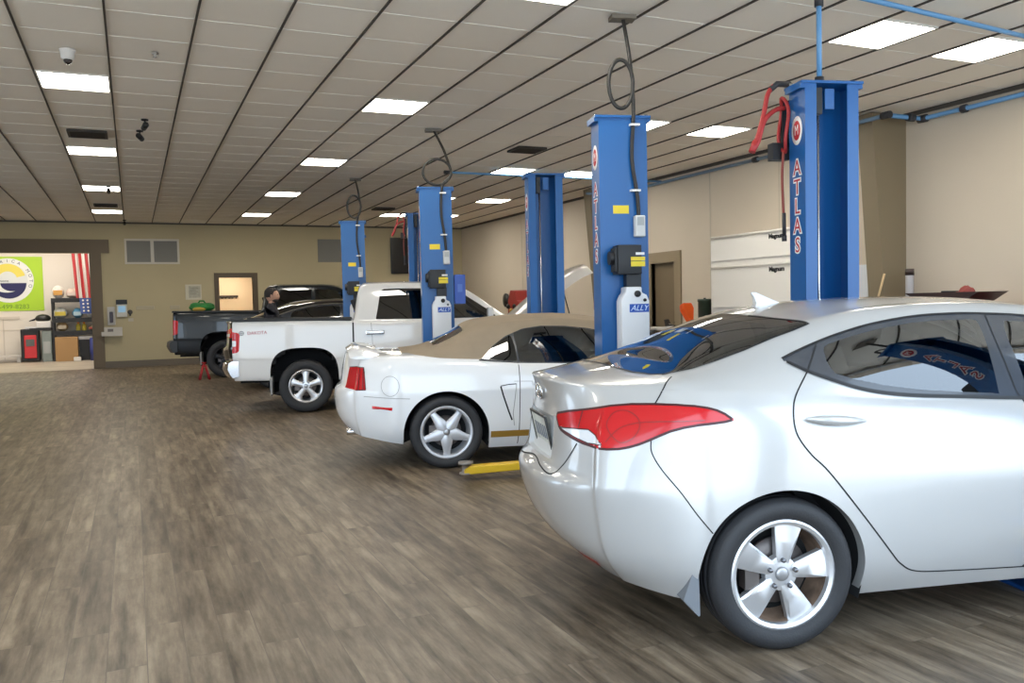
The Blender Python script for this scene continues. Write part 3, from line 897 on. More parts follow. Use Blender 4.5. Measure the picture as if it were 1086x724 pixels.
lampo = smooth_poly([((x - y) * SQ, z) for x, y, z in [(-.786, -.272, .924), (-.738, -.413, .95), (-.675, -.519, .971), (-.588, -.611, .993), (-.476, -.706, 1.001), (-.37, -.775, .999), (-.292, -.80, .988), (-.244, -.818, .972), (-.209, -.836, .947), (-.216, -.836, .937), (-.283, -.829, .929), (-.367, -.818, .921), (-.441, -.786, .90), (-.496, -.756, .872), (-.551, -.725, .844), (-.606, -.691, .825), (-.659, -.645, .817), (-.718, -.547, .820), (-.76, -.445, .835), (-.784, -.354, .853), (-.791, -.309, .87)]], 3)
lampwh = [((x - y) * SQ, z) for x, y, z in [(-.788, -.315, .867), (-.748, -.448, .877), (-.711, -.53, .883), (-.693, -.578, .865), (-.68, -.632, .832), (-.718, -.545, .828), (-.752, -.455, .842), (-.777, -.365, .857)]]
F_lamp = region('diag', lampo); F_white = region('diag', lampwh)
hl = [(3.52, .58), (3.40, .75), (2.95, .86), (2.75, .87), (2.9, .79), (3.15, .68), (3.4, .60)]
Dsed = dict(
    arches=[(0, .302, .356), (2.7, .302, .356)],
    openings=('rear_window', 'windshield', 'side_window'),
    regions=[
        ('plate_recess', mat('recess silver', (.66, .66, .65), .4, .0), region('yz', [(-.3, .712), (.245, .712), (.25, .72), (.25, .898), (.245, .906), (-.3, .906)])),
        ('rear_window', rtint, region('xy', mirror_plan(rw), lo=1.04)),
        ('windshield', tint, region('xy', mirror_plan(ws), lo=.95)),
        ('side_window', tint, region('xz', rg)), ('side_window', tint, region('xz', fg)),
        ('window_surround', blk, region('xz', dlo, lo=.9)),
        ('reverse_lens', whitelens, F_white), ('tail_light', redlens, F_lamp),
        ('headlight', whitelens, region('xz', hl)),
    ])
T_sed, P_sed = dress(SED, sedan_spec(), Dsed, silver, 3)
wheel_well(SED, 0, .302, .356, .45, .87); wheel_well(SED, 2.7, .302, .356, .45, .87)
q = MB(); q.box(-.40, 3.1, -.60, .60, .20, .28)
q.build('underbody', mat('underbody black', (.01, .01, .01), .9), SED)
# seams
q = MB()
doorgap = [(.174, 1.117), (.085, 1.025), (.054, .967), (.046, .908), (.062, .857), (.11, .793), (.183, .722), (.324, .55), (.47, .37), (.525, .313), (.597, .275), (.746, .260), (1.134, .246), (1.7, .236), (2.15, .24)]
for s in (-1, 1):
    ribbon(q, T_sed, 'xz', [(.268, 1.226), (.174, 1.117)], .008, s, curve=False)
    ribbon(q, T_sed, 'xz', doorgap, .0065, s)
    ribbon(q, T_sed, 'xz', [(1.125, 1.326), (1.106, 1.2), (1.109, 1.014), (1.129, .955), (1.15, .8), (1.16, .5), (1.15, .30), (1.12, .246)], .0065, s)
    ribbon(q, T_sed, 'xz', [(2.05, 1.0), (2.12, .85), (2.13, .6), (2.16, .4), (2.15, .24)], .0065, s)
    ribbon(q, T_sed, 'xz', [(-.51, .860), (-.511, .815), (-.482, .752), (-.418, .662), (-.359, .573), (-.300, .50)], .005, s)
    ribbon(q, T_sed, 'diag', [(.182, 1.103), (.181, 1.056), (.163, 1.003)], .0065, s)
    ribbon(q, T_sed, 'diag', [(-.19, .818), (-.233, .763), (-.281, .711), (-.348, .664), (-.467, .672), (-.545, .688), (-.594, .692)], .007, s)
    ribbon(q, T_sed, 'xy', [(2.56, 0), (2.54, .35), (2.42, .66), (2.6, .72), (3.0, .64), (3.2, .5)], .006, s)
absorb(P_sed['body'], q, gap)
gasket = mat('dark red gasket', (.05, .004, .006), .4); ringm = mat('deep red ring', (.30, .004, .006), .3, coat=.8)
for s in (-1, 1):
    q = MB()
    ribbon(q, T_sed, 'diag', lampo[::2], .010, s, closed=True, curve=False)
    ribbon(q, T_sed, 'diag', lampwh, .005, s, closed=True, curve=False)
    ribbon(q, T_sed, 'diag', [((-.716 + .462) * SQ, .952), ((-.739 + .467) * SQ, .883)], .006, s, curve=False)
    lamp = P_sed[('tail_light', s)][0]
    absorb(lamp, q, gasket)
    q = MB()
    ribbon(q, T_sed, 'diag', [((x - y) * SQ, z) for x, y, z in [(-.653, -.616, .907), (-.621, -.607, .958), (-.576, -.641, .971), (-.543, -.69, .944), (-.545, -.709, .904), (-.576, -.702, .862), (-.621, -.672, .849)]], .005, s, closed=True, lift=.0016)
    ribbon(q, T_sed, 'diag', [(-.02, .845), (.03, .90), (.10, .925), (.20, .935), (.36, .942)], .005, s, lift=.0016)
    absorb(lamp, q, ringm)
    for w_ in P_sed[('reverse_lens', s)]: w_.parent = lamp
for s in (-1, 1):
    q = MB()
    ribbon(q, T_sed, 'xz', [(.10, 1.152), (.169, 1.113), (.269, 1.074), (.375, 1.039), (.487, 1.016), (.628, 1.0), (.822, .988), (1.107, .971), (1.5, .956), (2.05, .95)], .016, s, lift=.004)
    ribbon(q, T_sed, 'xz', dlo[:14], .010, s, lift=.003)
    absorb(P_sed[('window_surround', s)][0], q, mat('black rubber strip', (.012, .012, .013), .5))
q = MB()
ribbon(q, T_sed, 'xy', rw[:-1], .012, 1, lift=.002, curve=False); ribbon(q, T_sed, 'xy', rw[:-1], .012, -1, lift=.002, curve=False)
absorb(P_sed[('rear_window', 0)][0], q, mat('black rubber strip', (.012, .012, .013), .5))
# door handles: a spindle over a shallow cup
for x0, zz in ((.225, .926), (1.30, .905)):
    for s in (-1, 1):
        h = on_surface(T_sed, 'xz', (x0, zz), s)
        q = MB(); prof = []
        pts, rr = [], []
        for k in range(13):
            t = k / 12 * 2 - 1
            pts.append((x0 + t * .128, h[0].y + s * (.012 + .014 * (1 - t * t)), zz - .010 * t))
            rr.append(.005 + .015 * (1 - abs(t) ** 2.2))
        q.tube(pts, rr, 10)
        hd_ = q.build('door_handle', silver, SED, smooth=True)
        q = MB(); q.ball((x0 + .02, h[0].y - s * .008, zz - .020), (.062, .014, .030), 16)
        q.build('handle_cup', mat('handle cup shade', (.42, .42, .42), .3, .4), hd_)
# bright door sill crease
# licence plate, emblem, reflector, mud flap, antenna
def rear_frame(tree, y, z):
    h = on_surface(tree, 'yz', (abs(y), z), 1 if y >= 0 else -1)
    n = h[1]; yv = Vector((0, -1, 0)); zv = n.cross(yv); zv.normalize(); yv = zv.cross(n)
    return frame(h[0] + n * .004, yv, zv, n), h
CENTRAL.add('plate_recess')
def sink_recess(P, d=.026):
    """push the plate panel in and wall its edges"""
    o = P[('plate_recess', 0)][0]
    bm = bmesh.new(); bm.from_mesh(o.data)
    es = [x for x in bm.edges if x.is_boundary]
    for v in bm.verts: v.co.x += d
    g = bmesh.ops.extrude_edge_only(bm, edges=es)
    for v in g['geom']:
        if isinstance(v, bmesh.types.BMVert): v.co.x -= d
    for x in es: x.smooth = False
    bm.to_mesh(o.data); bm.free()
    return o
rec = sink_recess(P_sed)
pz = Vector((-.035, 0, .17)).normalized()
M = frame((-.792, 0, .812), Vector((0, -1, 0)), pz, Vector((0, -1, 0)).cross(pz))
q = MB(); q.box(-.155, .155, -.078, .078, .0, .006, M); pl = q.build('license_plate', mat('plate grey green', (.62, .63, .58), .45, vary=.2, vscale=18), SED)
q = MB()
for a in (-1, 1):
    q.box(a * .161 - .006, a * .161 + .006, -.086, .086, .0, .010, M); q.box(-.167, .167, a * .083 - .005, a * .083 + .005, .0, .010, M)
q.build('plate_frame', mat('black plate frame', (.02, .02, .02), .4), SED)
q = MB()
for k in range(6): q.box(-.115 + k * .042, -.09 + k * .042, -.03, .035, .006, .0075, M)
absorb(pl, q, mat('plate characters', (.16, .18, .22), .5))
M, h = rear_frame(T_sed, .0, 1.0)
q = MB()
q.tube([(.062 * math.cos(a), .036 * math.sin(a), .004) for a in np.linspace(0, 2 * PI, 33)[:-1]], .005, 8, M, closed=True)
for a in (-1, 1): q.tube([(a * .026 - .008, -.028, .004), (a * .030 + .004, .028, .004)], .005, 8, M)
q.tube([(-.026, -.006, .004), (.028, .006, .004)], .0045, 8, M)
q.build('trunk_emblem', chrome, SED)
for s in (-1, 1):
    q = MB(); patch(q, T_sed, 'diag', [(-.26, .318), (-.13, .305), (-.13, .275), (-.25, .285)], s, .003)
    q.build('bumper_reflector', redlens, SED)
for x0 in (-.372, 2.33):
    for s in (-1, 1):
        q = MB(); pr = [(x0 - .045, .235), (x0 - .01, .33), (x0 + .012, .40), (x0 + .020, .34), (x0 + .024, .17), (x0 + .018, .165)]
        q.prism(pr, s * .75, s * .838, axis='y')
        q.build('mud_flap', mat('mud flap grey', (.17, .18, .195), .5), SED)
h = on_surface(T_sed, 'xy', (.33, 0), 1)
q = MB(); z0 = h[0].z
q.prism([(-.045, .066), (-.02, .068), (.03, .045), (.09, .018), (.135, -.004), (.02, -.012), (-.035, -.014), (-.022, .01), (-.03, .04)], -.020, .020, Matrix.Translation((.33, 0, z0)), axis='y')
for v in q.bm.verts:
    k = max(0, min(1, (v.co.z - z0) / .068)); v.co.y *= 1.25 - .95 * k
q.bevel(.004, 2)
q.build('roof_antenna', mat('white silver fin', (.72, .72, .72), .3, .2, coat=1), SED, smooth=True)
for s in (-1, 1):
    q = MB(); q.ball((1.98, s * .93, 1.02), (.07, .10, .065), 16); q.box(1.95, 2.01, min(s * .80, s * .92), max(s * .80, s * .92), .96, .99)
    q.build('door_mirror', silver, SED)
for s in (-1, 1): seat_mesh(SED, 1.35, s * .36, .32, cabin)
seat_mesh(SED, .52, 0, .33, cabin, 1.25)
q = MB(); q.box(1.85, 2.3, -.68, .68, .5, .92); q.bevel(.05, 2); q.build('dashboard', cabin, SED)
q = MB(); q.box(-.55, .28, -.6, .6, 1.0, 1.03); q.build('parcel_shelf', mat('grey green shelf', (.12, .125, .11), .8), SED)
alloy = mat('alloy silver', (.72, .72, .73), .32, .75)
for x in (0, 2.7):
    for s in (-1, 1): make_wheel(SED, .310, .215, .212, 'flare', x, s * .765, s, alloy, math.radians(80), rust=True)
# ------------------------------------------------------------------ white convertible
def convertible_spec():
    xs = [-.50, -.38, -.24, -.10, .05, .18, .30, .45, .62, .85, 1.1, 1.35, 1.55, 1.7, 1.82, 2.0, 2.2, 2.4, 2.6, 2.85, 3.1]
    rows = [
        dict(z=[(-.9, .31), (-.5, .245), (0, .16), (2.6, .15), (3.4, .2)], y=[(-.5, .80), (0, .83), (1, .80), (2.6, .83), (3.1, .78)], xr=-.86, rc=(-.70, .66), xf=3.34, fc=(3.2, .6)),
        dict(z=[(-.9, .40), (-.5, .36), (0, .30), (2.6, .28), (3.4, .3)], y=[(-.5, .868), (0, .90), (1, .865), (2.6, .89), (3.1, .82)], xr=-.935, rc=(-.72, .70), xf=3.42, fc=(3.22, .62)),
        dict(z=[(-.9, .53), (0, .48), (3.4, .46)], y=[(-.5, .885), (0, .915), (1, .895), (2.6, .91), (3.1, .83)], xr=-.968, rc=(-.735, .725), xf=3.47, fc=(3.22, .64)),
        dict(z=[(-.9, .675), (0, .65), (3.4, .60)], y=[(-.5, .885), (0, .918), (1, .905), (2.6, .91), (3.1, .82)], xr=-.962, rc=(-.735, .73), xf=3.46, fc=(3.2, .63)),
        dict(z=[(-.9, .715), (0, .70), (3.4, .64)], y=[(-.5, .878), (0, .912), (1, .905), (2.6, .90), (3.1, .81)], xr=-.915, rc=(-.735, .72), xf=3.44, fc=(3.2, .62)),
        dict(z=[(-.9, .84), (0, .83), (1, .78), (3.4, .70)], y=[(-.5, .852), (0, .885), (1, .88), (2.6, .87), (3.1, .77)], xr=-.895, rc=(-.715, .695), xf=3.38, fc=(3.16, .58)),
        dict(z=[(-.9, .93), (0, .92), (1, .845), (2, .83), (3.4, .72)], y=[(-.5, .815), (0, .845), (1, .855), (2.6, .81), (3.1, .72)], xr=-.875, rc=(-.695, .665), xf=3.32, fc=(3.12, .54)),
        dict(z=[(-.9, .985), (-.3, .975), (.05, .955), (.32, .93), (.65, .895), (1.3, .87), (2.2, .86), (3.4, .74)], y=[(-.5, .75), (0, .79), (1, .82), (2, .80), (2.6, .74), (3.1, .66)], xr=-.86, rc=(-.665, .62), xf=3.28, fc=(3.10, .48), rz=.02),
    ]
    return dict(xs=xs, rows=rows, bulge=.008,
        zc=[(-.85, 1.0), (-.6, 1.02), (-.38, 1.015), (-.24, 1.025), (-.10, 1.055), (.05, 1.125), (.18, 1.195), (.30, 1.262), (.45, 1.292), (.7, 1.312), (1.05, 1.322), (1.35, 1.308), (1.6, 1.268), (1.75, 1.215), (2.0, 1.095), (2.2, .985), (2.32, .945), (2.6, .925), (3.0, .86), (3.3, .76)],
        zr=[(-.6, 1.00), (-.38, .995), (-.24, 1.0), (-.10, 1.02), (.05, 1.055), (.18, 1.10), (.30, 1.15), (.45, 1.195), (.7, 1.235), (1.05, 1.248), (1.35, 1.23), (1.6, 1.185), (1.75, 1.13), (2.0, 1.01), (2.2, .92), (2.32, .905), (2.6, .90), (3.0, .84), (3.4, .75)],
        yr=[(-.6, .60), (-.3, .62), (0, .60), (.3, .585), (.7, .58), (1.3, .575), (1.7, .60), (2.2, .68), (2.5, .64), (3.2, .5)])
white = mat('white car paint', (.85, .86, .87), .25, 0, coat=1.0)
MUS = thing('white_convertible', 'white convertible with closed tan soft top, gold lower stripe and trunk spoiler', 'car', (2.659, 7.738, 0), HEAD, 'cars parked in the service bays')
base_line = [(-.6, 1.06), (-.385, 1.04), (-.30, 1.00), (-.20, .982), (-.036, .958), (.321, .935), (.36, .96), (.443, 1.048), (.566, 1.128), (.738, 1.192), (.91, 1.212), (1.133, 1.205), (1.345, 1.18), (1.55, 1.135), (1.70, 1.08)]
def F_soft(x, y, z):
    ay = np.abs(y); ln = np.interp(x, [p[0] for p in base_line], [p[1] for p in base_line])
    side = ln - z
    rear = -.36 + .10 * (ay / .6) ** 2 * 0 - x
    front = x - (1.69 - .06 * (ay / .6) ** 2)
    mid = np.where((ay < .56) & (x < .3), -.2, side)
    return np.maximum(np.maximum(mid, rear), front)
def F_sw(x, y, z):
    d = sdf_poly([(-.06, -.2), (-.06, .40), (-.03, .43), (.20, .40), (.22, .38), (.22, -.2)], x, np.abs(y)); return np.where(z < 1.0, .3, d)
q1 = [(.335, .943), (.40, 1.005), (.50, 1.085), (.618, 1.142), (.64, 1.05), (.652, .905), (.5, .92)]
q2 = [(.668, .902), (.655, 1.06), (.640, 1.152), (.75, 1.188), (.91, 1.206), (1.133, 1.198), (1.345, 1.172), (1.55, 1.127), (1.72, 1.06), (1.90, .96), (2.0, .885), (1.3, .880)]
trimm = [(.300, .925), (.40, 1.025), (.566, 1.134), (.738, 1.196), (.91, 1.214), (1.133, 1.206), (1.345, 1.182), (1.55, 1.137), (1.76, 1.065), (1.95, .955), (2.06, .872), (1.3, .868), (.65, .893)]
tan = mat('tan canvas', (.30, .235, .165), .9, bump=.15, bscale=220, vary=.08, vscale=5)
wsm = [(1.72, 0), (1.70, .3), (1.665, .54), (1.8, .575), (2.0, .61), (2.18, .66), (2.26, .5), (2.30, .3), (2.32, 0)]
tl = [(-.24, .885), (-.10, .895), (.004, .890), (.020, .85), (.060, .70), (-.05, .695), (-.28, .705)]
Dmus = dict(arches=[(0, .305, .372), (2.573, .305, .372)], openings=('windshield', 'side_window', 'soft_top_window'),
    regions=[('windshield', tint, region('xy', mirror_plan(wsm), lo=.9)),
             ('soft_top_window', glass_mat('smoked plastic window', (.08, .08, .08)), F_sw),
             ('quarter_window', tint, region('xz', q1)), ('side_window', tint, region('xz', q2)),
             ('soft_top', tan, F_soft), ('window_surround', blk, region('xz', trimm, lo=.86)),
             ('tail_light', redlens, region('diag', tl)),
             ('headlight', whitelens, region('xz', [(3.42, .60), (3.3, .70), (3.0, .74), (3.05, .64), (3.3, .56)]))])
T_mus, P_mus = dress(MUS, convertible_spec(), Dmus, white, 3)
wheel_well(MUS, 0, .305, .372, .45, .90); wheel_well(MUS, 2.573, .305, .372, .45, .90)
q = MB(); q.box(-.40, 3.0, -.60, .60, .22, .30); q.build('underbody', mat('underbody black', (.01, .01, .01), .9), MUS)
lgrey = mat('soft seam grey', (.30, .30, .30), .8)
q = MB(); g2 = MB()
for s in (-1, 1):
    ribbon(q, T_mus, 'xz', [(.653, .895), (.652, .725), (.64, .315), (.63, .18)], .007, s, curve=False)
    ribbon(q, T_mus, 'xz', [(2.05, .87), (2.12, .7), (2.13, .4), (2.10, .18)], .007, s)
    ribbon(g2, T_mus, 'xz', [(-.70, .645), (-.5, .635), (-.31, .622)], .005, s, curve=False)
    ribbon(g2, T_mus, 'xz', [(-.475 + .075 * math.cos(a), .735 + .085 * math.sin(a)) for a in np.linspace(0, 2 * PI, 15)[:-1]], .004, s, closed=True)
    ribbon(q, T_mus, 'xz', [(.479, .700), (.50, .62), (.545, .48), (.575, .40)], .014, s, curve=False)
    ribbon(q, T_mus, 'xz', [(.479, .703), (.55, .714), (.62, .717)], .008, s, curve=False)
    ribbon(g2, T_mus, 'xz', [(.62, .717), (.605, .60), (.585, .46), (.595, .35)], .006, s, curve=False)
    ribbon(g2, T_mus, 'xz', [(.60, .74), (1.2, .72), (1.9, .70)], .004, s, curve=False)
absorb(P_mus['body'], q, gap); absorb(P_mus['body'], g2, lgrey)
for s in (-1, 1):
    q = MB()
    for a_, b_ in ((-.04, -.02), (.0, .03)): ribbon(q, T_mus, 'diag', [(a_, .885), (b_, .705)], .008, s, curve=False, lift=.003)
    ribbon(q, T_mus, 'diag', tl[:-1], .008, s, curve=False, lift=.003)
    for o in P_mus.get(('tail_light', s), [])[:1]: absorb(o, q, mat('dark red gasket', (.05, .004, .006), .4))
gold = mat('gold stripe', (.36, .20, .035), .4)
for s in (-1, 1):
    q = MB(); ribbon(q, T_mus, 'xz', [(.385, .282), (1.2, .275), (2.18, .275)], .060, s, lift=.003, curve=False)
    q.build('gold_stripe', gold, MUS)
    q = MB(); patch(q, T_mus, 'xz', [(-.63, .565), (-.46, .553), (-.465, .527), (-.63, .540)], s, .004)
    q.build('side_marker', redlens, MUS)
# pedestal spoiler across the trunk
q = MB()
for k in range(17):
    t = k / 16 * 2 - 1; y = t * .66; dr = abs(t) ** 4 * .05; bx = .05 * t * t; th = 1 - .75 * abs(t) ** 6
    ring = [(-.86 + bx, 1.045 - dr), (-.80 + bx, 1.078 - dr), (-.70 + bx, 1.074 - dr), (-.60 + bx, 1.048 - dr), (-.62 + bx, 1.020 - dr * 1.4), (-.80 + bx, 1.012 - dr * 1.4)]
    vs = [q.bm.verts.new((x, y, 1.02 - dr + (z - 1.02 + dr) * th)) for x, z in ring]
    if k:
        for i in range(6): q.bm.faces.new((pv[i], pv[(i + 1) % 6], vs[(i + 1) % 6], vs[i]))
    else: q.bm.faces.new(vs)
    pv = vs
q.bm.faces.new(pv)
q.build('trunk_spoiler', white, MUS, smooth=True)
for s in (-1, 1):
    q = MB(); q.ball((1.95, s * .93, .97), (.08, .10, .065), 14); q.box(1.93, 1.98, min(s * .80, s * .9), max(s * .80, s * .9), .90, .94); q.build('door_mirror', white, MUS)
    q = MB(); h = on_surface(T_mus, 'xz', (.83, .72), s); q.box(.76, .92, h[0].y - .012, h[0].y + .012, .70, .74); q.bevel(.008, 2); q.build('door_handle', white, MUS)
    seat_mesh(MUS, 1.0, s * .36, .25, cabin)
    q = MB(); q.tube([(-.86, s * .45, .30), (-.55, s * .45, .30)], .030, 12); q.build('exhaust_tip', chrome, MUS)
q = MB(); q.box(1.7, 2.1, -.66, .66, .45, .86); q.bevel(.05, 2); q.build('dashboard', cabin, MUS)
alloy2 = mat('alloy pale grey', (.66, .67, .70), .35, .45)
for x in (0, 2.573):
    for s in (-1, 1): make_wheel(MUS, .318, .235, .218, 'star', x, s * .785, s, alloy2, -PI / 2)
# ------------------------------------------------------------------ pickup trucks
def pickup_spec():
    xs = [-.88, -.7, -.45, -.2, .05, .3, .5, .63, .665, .70, .745, .82, .95, 1.15, 1.4, 1.7, 1.95, 2.15, 2.35, 2.6, 2.78, 2.9, 3.1, 3.35, 3.6, 3.82]
    Y = [(-.9, .86), (-.5, .885), (0, .90), (1, .89), (3.3, .90), (3.9, .84)]
    def yy(d): return [(x, y - d) for x, y in Y]
    bt = [(-1.1, 1.262), (.6, 1.235), (.75, 1.225), (2.7, 1.21), (3.1, 1.17), (4.1, 1.06)]
    rows = [
        dict(z=[(-1, .46), (0, .44), (2, .40), (4, .42)], y=yy(.06), xr=-.955, rc=(-.925, .78), xf=4.02, fc=(3.92, .7)),
        dict(z=[(-1, .50), (0, .49), (4, .50)], y=yy(.02), xr=-.97, rc=(-.94, .81), xf=4.07, fc=(3.93, .72)),
        dict(z=[(-1, .735), (0, .72), (4, .70)], y=yy(.005), xr=-.975, rc=(-.945, .825), xf=4.08, fc=(3.93, .73)),
        dict(z=[(-1, .765), (0, .75), (4, .73)], y=yy(.0), xr=-.978, rc=(-.948, .832), xf=4.08, fc=(3.93, .73)),
        dict(z=[(-1, 1.0), (0, .98), (4, .90)], y=yy(.005), xr=-.975, rc=(-.945, .825), xf=4.05, fc=(3.92, .72)),
        dict(z=[(-1, 1.17), (.7, 1.15), (2.7, 1.12), (4, 1.0)], y=yy(.018), xr=-.972, rc=(-.942, .81), xf=4.0, fc=(3.88, .69)),
        dict(z=[(a, b - .02) for a, b in bt], y=yy(.03), xr=-.970, rc=(-.94, .80), xf=3.97, fc=(3.86, .67)),
        dict(z=bt, y=yy(.05), xr=-.962, rc=(-.93, .785), xf=3.95, fc=(3.84, .65)),
    ]
    return dict(xs=xs, rows=rows, bulge=.01, crown=(.12, .45), T=[0, .3, .6, .85, .95, 1.0], damp=.8,
        zc=[(-1, 1.255), (.63, 1.24), (.665, 1.28), (.70, 1.50), (.745, 1.70), (.82, 1.765), (1.0, 1.782), (1.45, 1.782), (1.9, 1.765), (2.1, 1.735), (2.3, 1.65), (2.6, 1.44), (2.78, 1.31), (2.9, 1.245), (3.1, 1.21), (3.9, 1.07)],
        zr=[(-1, 1.255), (.63, 1.24), (.665, 1.26), (.70, 1.44), (.745, 1.62), (.82, 1.685), (1.0, 1.705), (1.45, 1.705), (1.9, 1.69), (2.1, 1.66), (2.3, 1.575), (2.6, 1.37), (2.78, 1.255), (2.9, 1.215), (3.1, 1.185), (3.9, 1.05)],
        yr=[(-1, .70), (.6, .72), (.7, .70), (.82, .675), (1.5, .675), (2.0, .67), (2.3, .69), (2.78, .76), (3.2, .72), (3.9, .6)])
def make_pickup(name, label, loc, paint, level, hood_open, badge, scale=1.0, bumper=None):
    T = thing(name, label, 'truck', loc, HEAD, 'cars parked in the service bays')
    T.scale = (scale,) * 3
    rg = [(.965, 1.245), (.99, 1.36), (1.036, 1.60), (1.055, 1.645), (1.09, 1.664), (1.35, 1.668), (1.625, 1.664), (1.618, 1.45), (1.613, 1.237)]
    fg = [(1.70, 1.235), (1.70, 1.662), (1.95, 1.655), (2.08, 1.635), (2.2, 1.575), (2.4, 1.44), (2.6, 1.305), (2.66, 1.235)]
    ws = [(2.16, 0), (2.155, .3), (2.14, .55), (2.20, .63), (2.4, .67), (2.65, .715), (2.76, .70), (2.80, .4), (2.82, 0)]
    bw = [(.698, .0), (.698, .48), (.738, .48), (.738, 0)]
    lamp = [(-.20, 1.12), (-.115, 1.125), (-.02, 1.11), (.012, 1.09), (.002, .85), (-.04, .835), (-.12, .83), (-.20, .84)]
    lampc = [(-.20, 1.0), (-.03, 1.0), (-.03, .925), (-.20, .925)]
    cover = [(-.91, -.2), (-.91, .70), (.62, .70), (.62, -.2)]
    rail = [(-.945, -.2), (-.945, .765), (.635, .815), (.635, -.2)]
    regs = [('windshield', tint, region('xy', mirror_plan(ws), lo=1.22)), ('side_window', glass_mat('privacy glass', (.02, .02, .02)), region('xz', rg)), ('front_window', tint, region('xz', fg)),
            ('tonneau', mat('black vinyl cover', (.02, .02, .02), .7), lambda x, y, z: np.where(z < 1.2, .3, sdf_poly(cover, x, np.abs(y)))),
            ('truck_bed_rail', mat('black rail cap', (.015, .015, .015), .5), lambda x, y, z: np.where(z < 1.2, .3, sdf_poly(rail, x, np.abs(y)))),
            ('reverse_lens', whitelens if hood_open else redlens, region('diag', lampc)), ('tail_light', redlens, region('diag', lamp)),
            ('headlight', whitelens, region('xz', [(4.0, .80), (3.95, .98), (3.7, 1.0), (3.75, .82)]))]
    hood = [(2.86, 0), (2.85, .45), (2.84, .70), (3.1, .74), (3.5, .70), (3.78, .60), (3.86, .4), (3.88, 0)]
    if hood_open:
        regs.append(('engine_bay', mat('dark engine bay', (.02, .02, .02), .7), region('xy', mirror_plan(hood), lo=1.0)))
    D = dict(arches=[(-.01, .43, .455, 3.2), (3.33, .43, .455, 3.2)], openings=('windshield', 'side_window', 'front_window'), regions=regs)
    CENTRAL.add('engine_bay')
    tr, P = dress(T, pickup_spec(), D, paint, level)
    for o in P.get(('engine_bay', 0), []):
        for v in o.data.vertices: v.co.z -= .10
    wheel_well(T, -.01, .40, .47, .42, .88); wheel_well(T, 3.33, .40, .47, .42, .88)
    q = MB(); q.box(-.9, 3.9, -.5, .5, .40, .55); q.build('underbody', mat('underbody black', (.01, .01, .01), .9), T)
    q = MB()
    for s in (-1, 1):
        ribbon(q, tr, 'xz', [(.655, 1.225), (.655, .45)], .022, s, curve=False)
        ribbon(q, tr, 'xz', [(1.66, 1.225), (1.66, .48), (1.66, .44)], .008, s, curve=False)
        ribbon(q, tr, 'xz', [(2.72, 1.2), (2.74, .9), (2.74, .45)], .008, s, curve=False)
        ribbon(q, tr, 'xz', [(.90, 1.2), (.91, 1.0), (.92, .45)], .004, s, curve=False)
    absorb(P['body'], q, gap)
    for s in (-1, 1):
        q = MB(); q.prism([(-.955, 1.258), (-.945, 1.292), (.62, 1.268), (.635, 1.232)], s * .765, s * .855, axis='y'); q.bevel(.006, 1); q.build('bed_rail', mat('black rail cap', (.015, .015, .015), .5), T)
        for x0 in (.95, 2.0):
            h = on_surface(tr, 'xz', (x0, 1.065), s)
            q = MB(); q.box(x0 - .125, x0 + .125, h[0].y - .03, h[0].y + .03, 1.04, 1.095); q.bevel(.012, 3); q.build('door_handle', chrome, T)
        q = MB(); q.box(2.50, 2.58, min(s * .92, s * 1.08), max(s * .92, s * 1.08), 1.24, 1.38); q.bevel(.025, 2); q.box(2.53, 2.57, min(s * .80, s * .95), max(s * .80, s * .95), 1.28, 1.33); q.build('door_mirror', paint, T)
        q = MB(); q.prism([(-.475, .50), (-.44, .50), (-.445, .26), (-.47, .26)], s * .66, s * .86, axis='y'); q.build('mud_flap', mat('grey flap', (.30, .30, .29), .6), T)
        if badge:
            h = on_surface(tr, 'xz', (-.615, 1.10), s); n = h[1]
            M = frame(h[0] + n * .003, Vector((1, 0, 0)) * -s, Vector((0, 0, 1)), n)
            text_mesh('badge_text', badge, .062, mat('red badge', (.45, .05, .05), .4), T, M, .002)
            q = MB(); M2 = frame(on_surface(tr, 'xz', (-.82, 1.10), s)[0] + n * .003, Vector((1, 0, 0)), Vector((0, 0, 1)), n)
            q.tube([(.028 * math.cos(a), .028 * math.sin(a), 0) for a in np.linspace(0, 2 * PI, 17)[:-1]], .005, 6, M2, closed=True); q.box(-.003, .003, -.026, .026, -.002, .004, M2); q.box(-.022, .022, -.003, .003, -.002, .004, M2)
            q.build('round_badge', mat('badge grey', (.25, .25, .25), .4), T)
    # rear step bumper, wrapping the corners
    q = MB(); pts = []
    for k in range(21):
        t = k / 20 * 2 - 1; y = t * .86; x = -1.10 + .13 * abs(t) ** 5
        ring = [(x - .015, .55), (x - .045, .62), (x - .03, .70), (x + .01, .725), (x + .10, .725), (x + .10, .52), (x + .02, .50)]
        vs = [q.bm.verts.new((a, y, b_)) for a, b_ in ring]
        if k:
            for i in range(7): q.bm.faces.new((pv[i], pv[(i + 1) % 7], vs[(i + 1) % 7], vs[i]))
        else: q.bm.faces.new(vs)
        pv = vs
    q.bm.faces.new(pv); q.build('rear_bumper', bumper or chrome, T, smooth=True)
    q = MB()
    q.box(3.98, 4.16, -.86, .86, .52, .74); q.bevel(.05, 3); q.build('front_bumper', bumper or chrome, T, smooth=True)
    q = MB(); q.box(4.0, 4.09, -.55, .55, .80, 1.0); q.bevel(.02, 2); q.build('grille', blk, T)
    for s in (-1, 1): seat_mesh(T, 2.0, s * .38, .68, cabin)
    seat_mesh(T, 1.15, 0, .68, cabin, 1.3)
    q = MB(); q.box(2.45, 2.8, -.7, .7, .8, 1.2); q.bevel(.04, 2); q.build('dashboard', cabin, T)
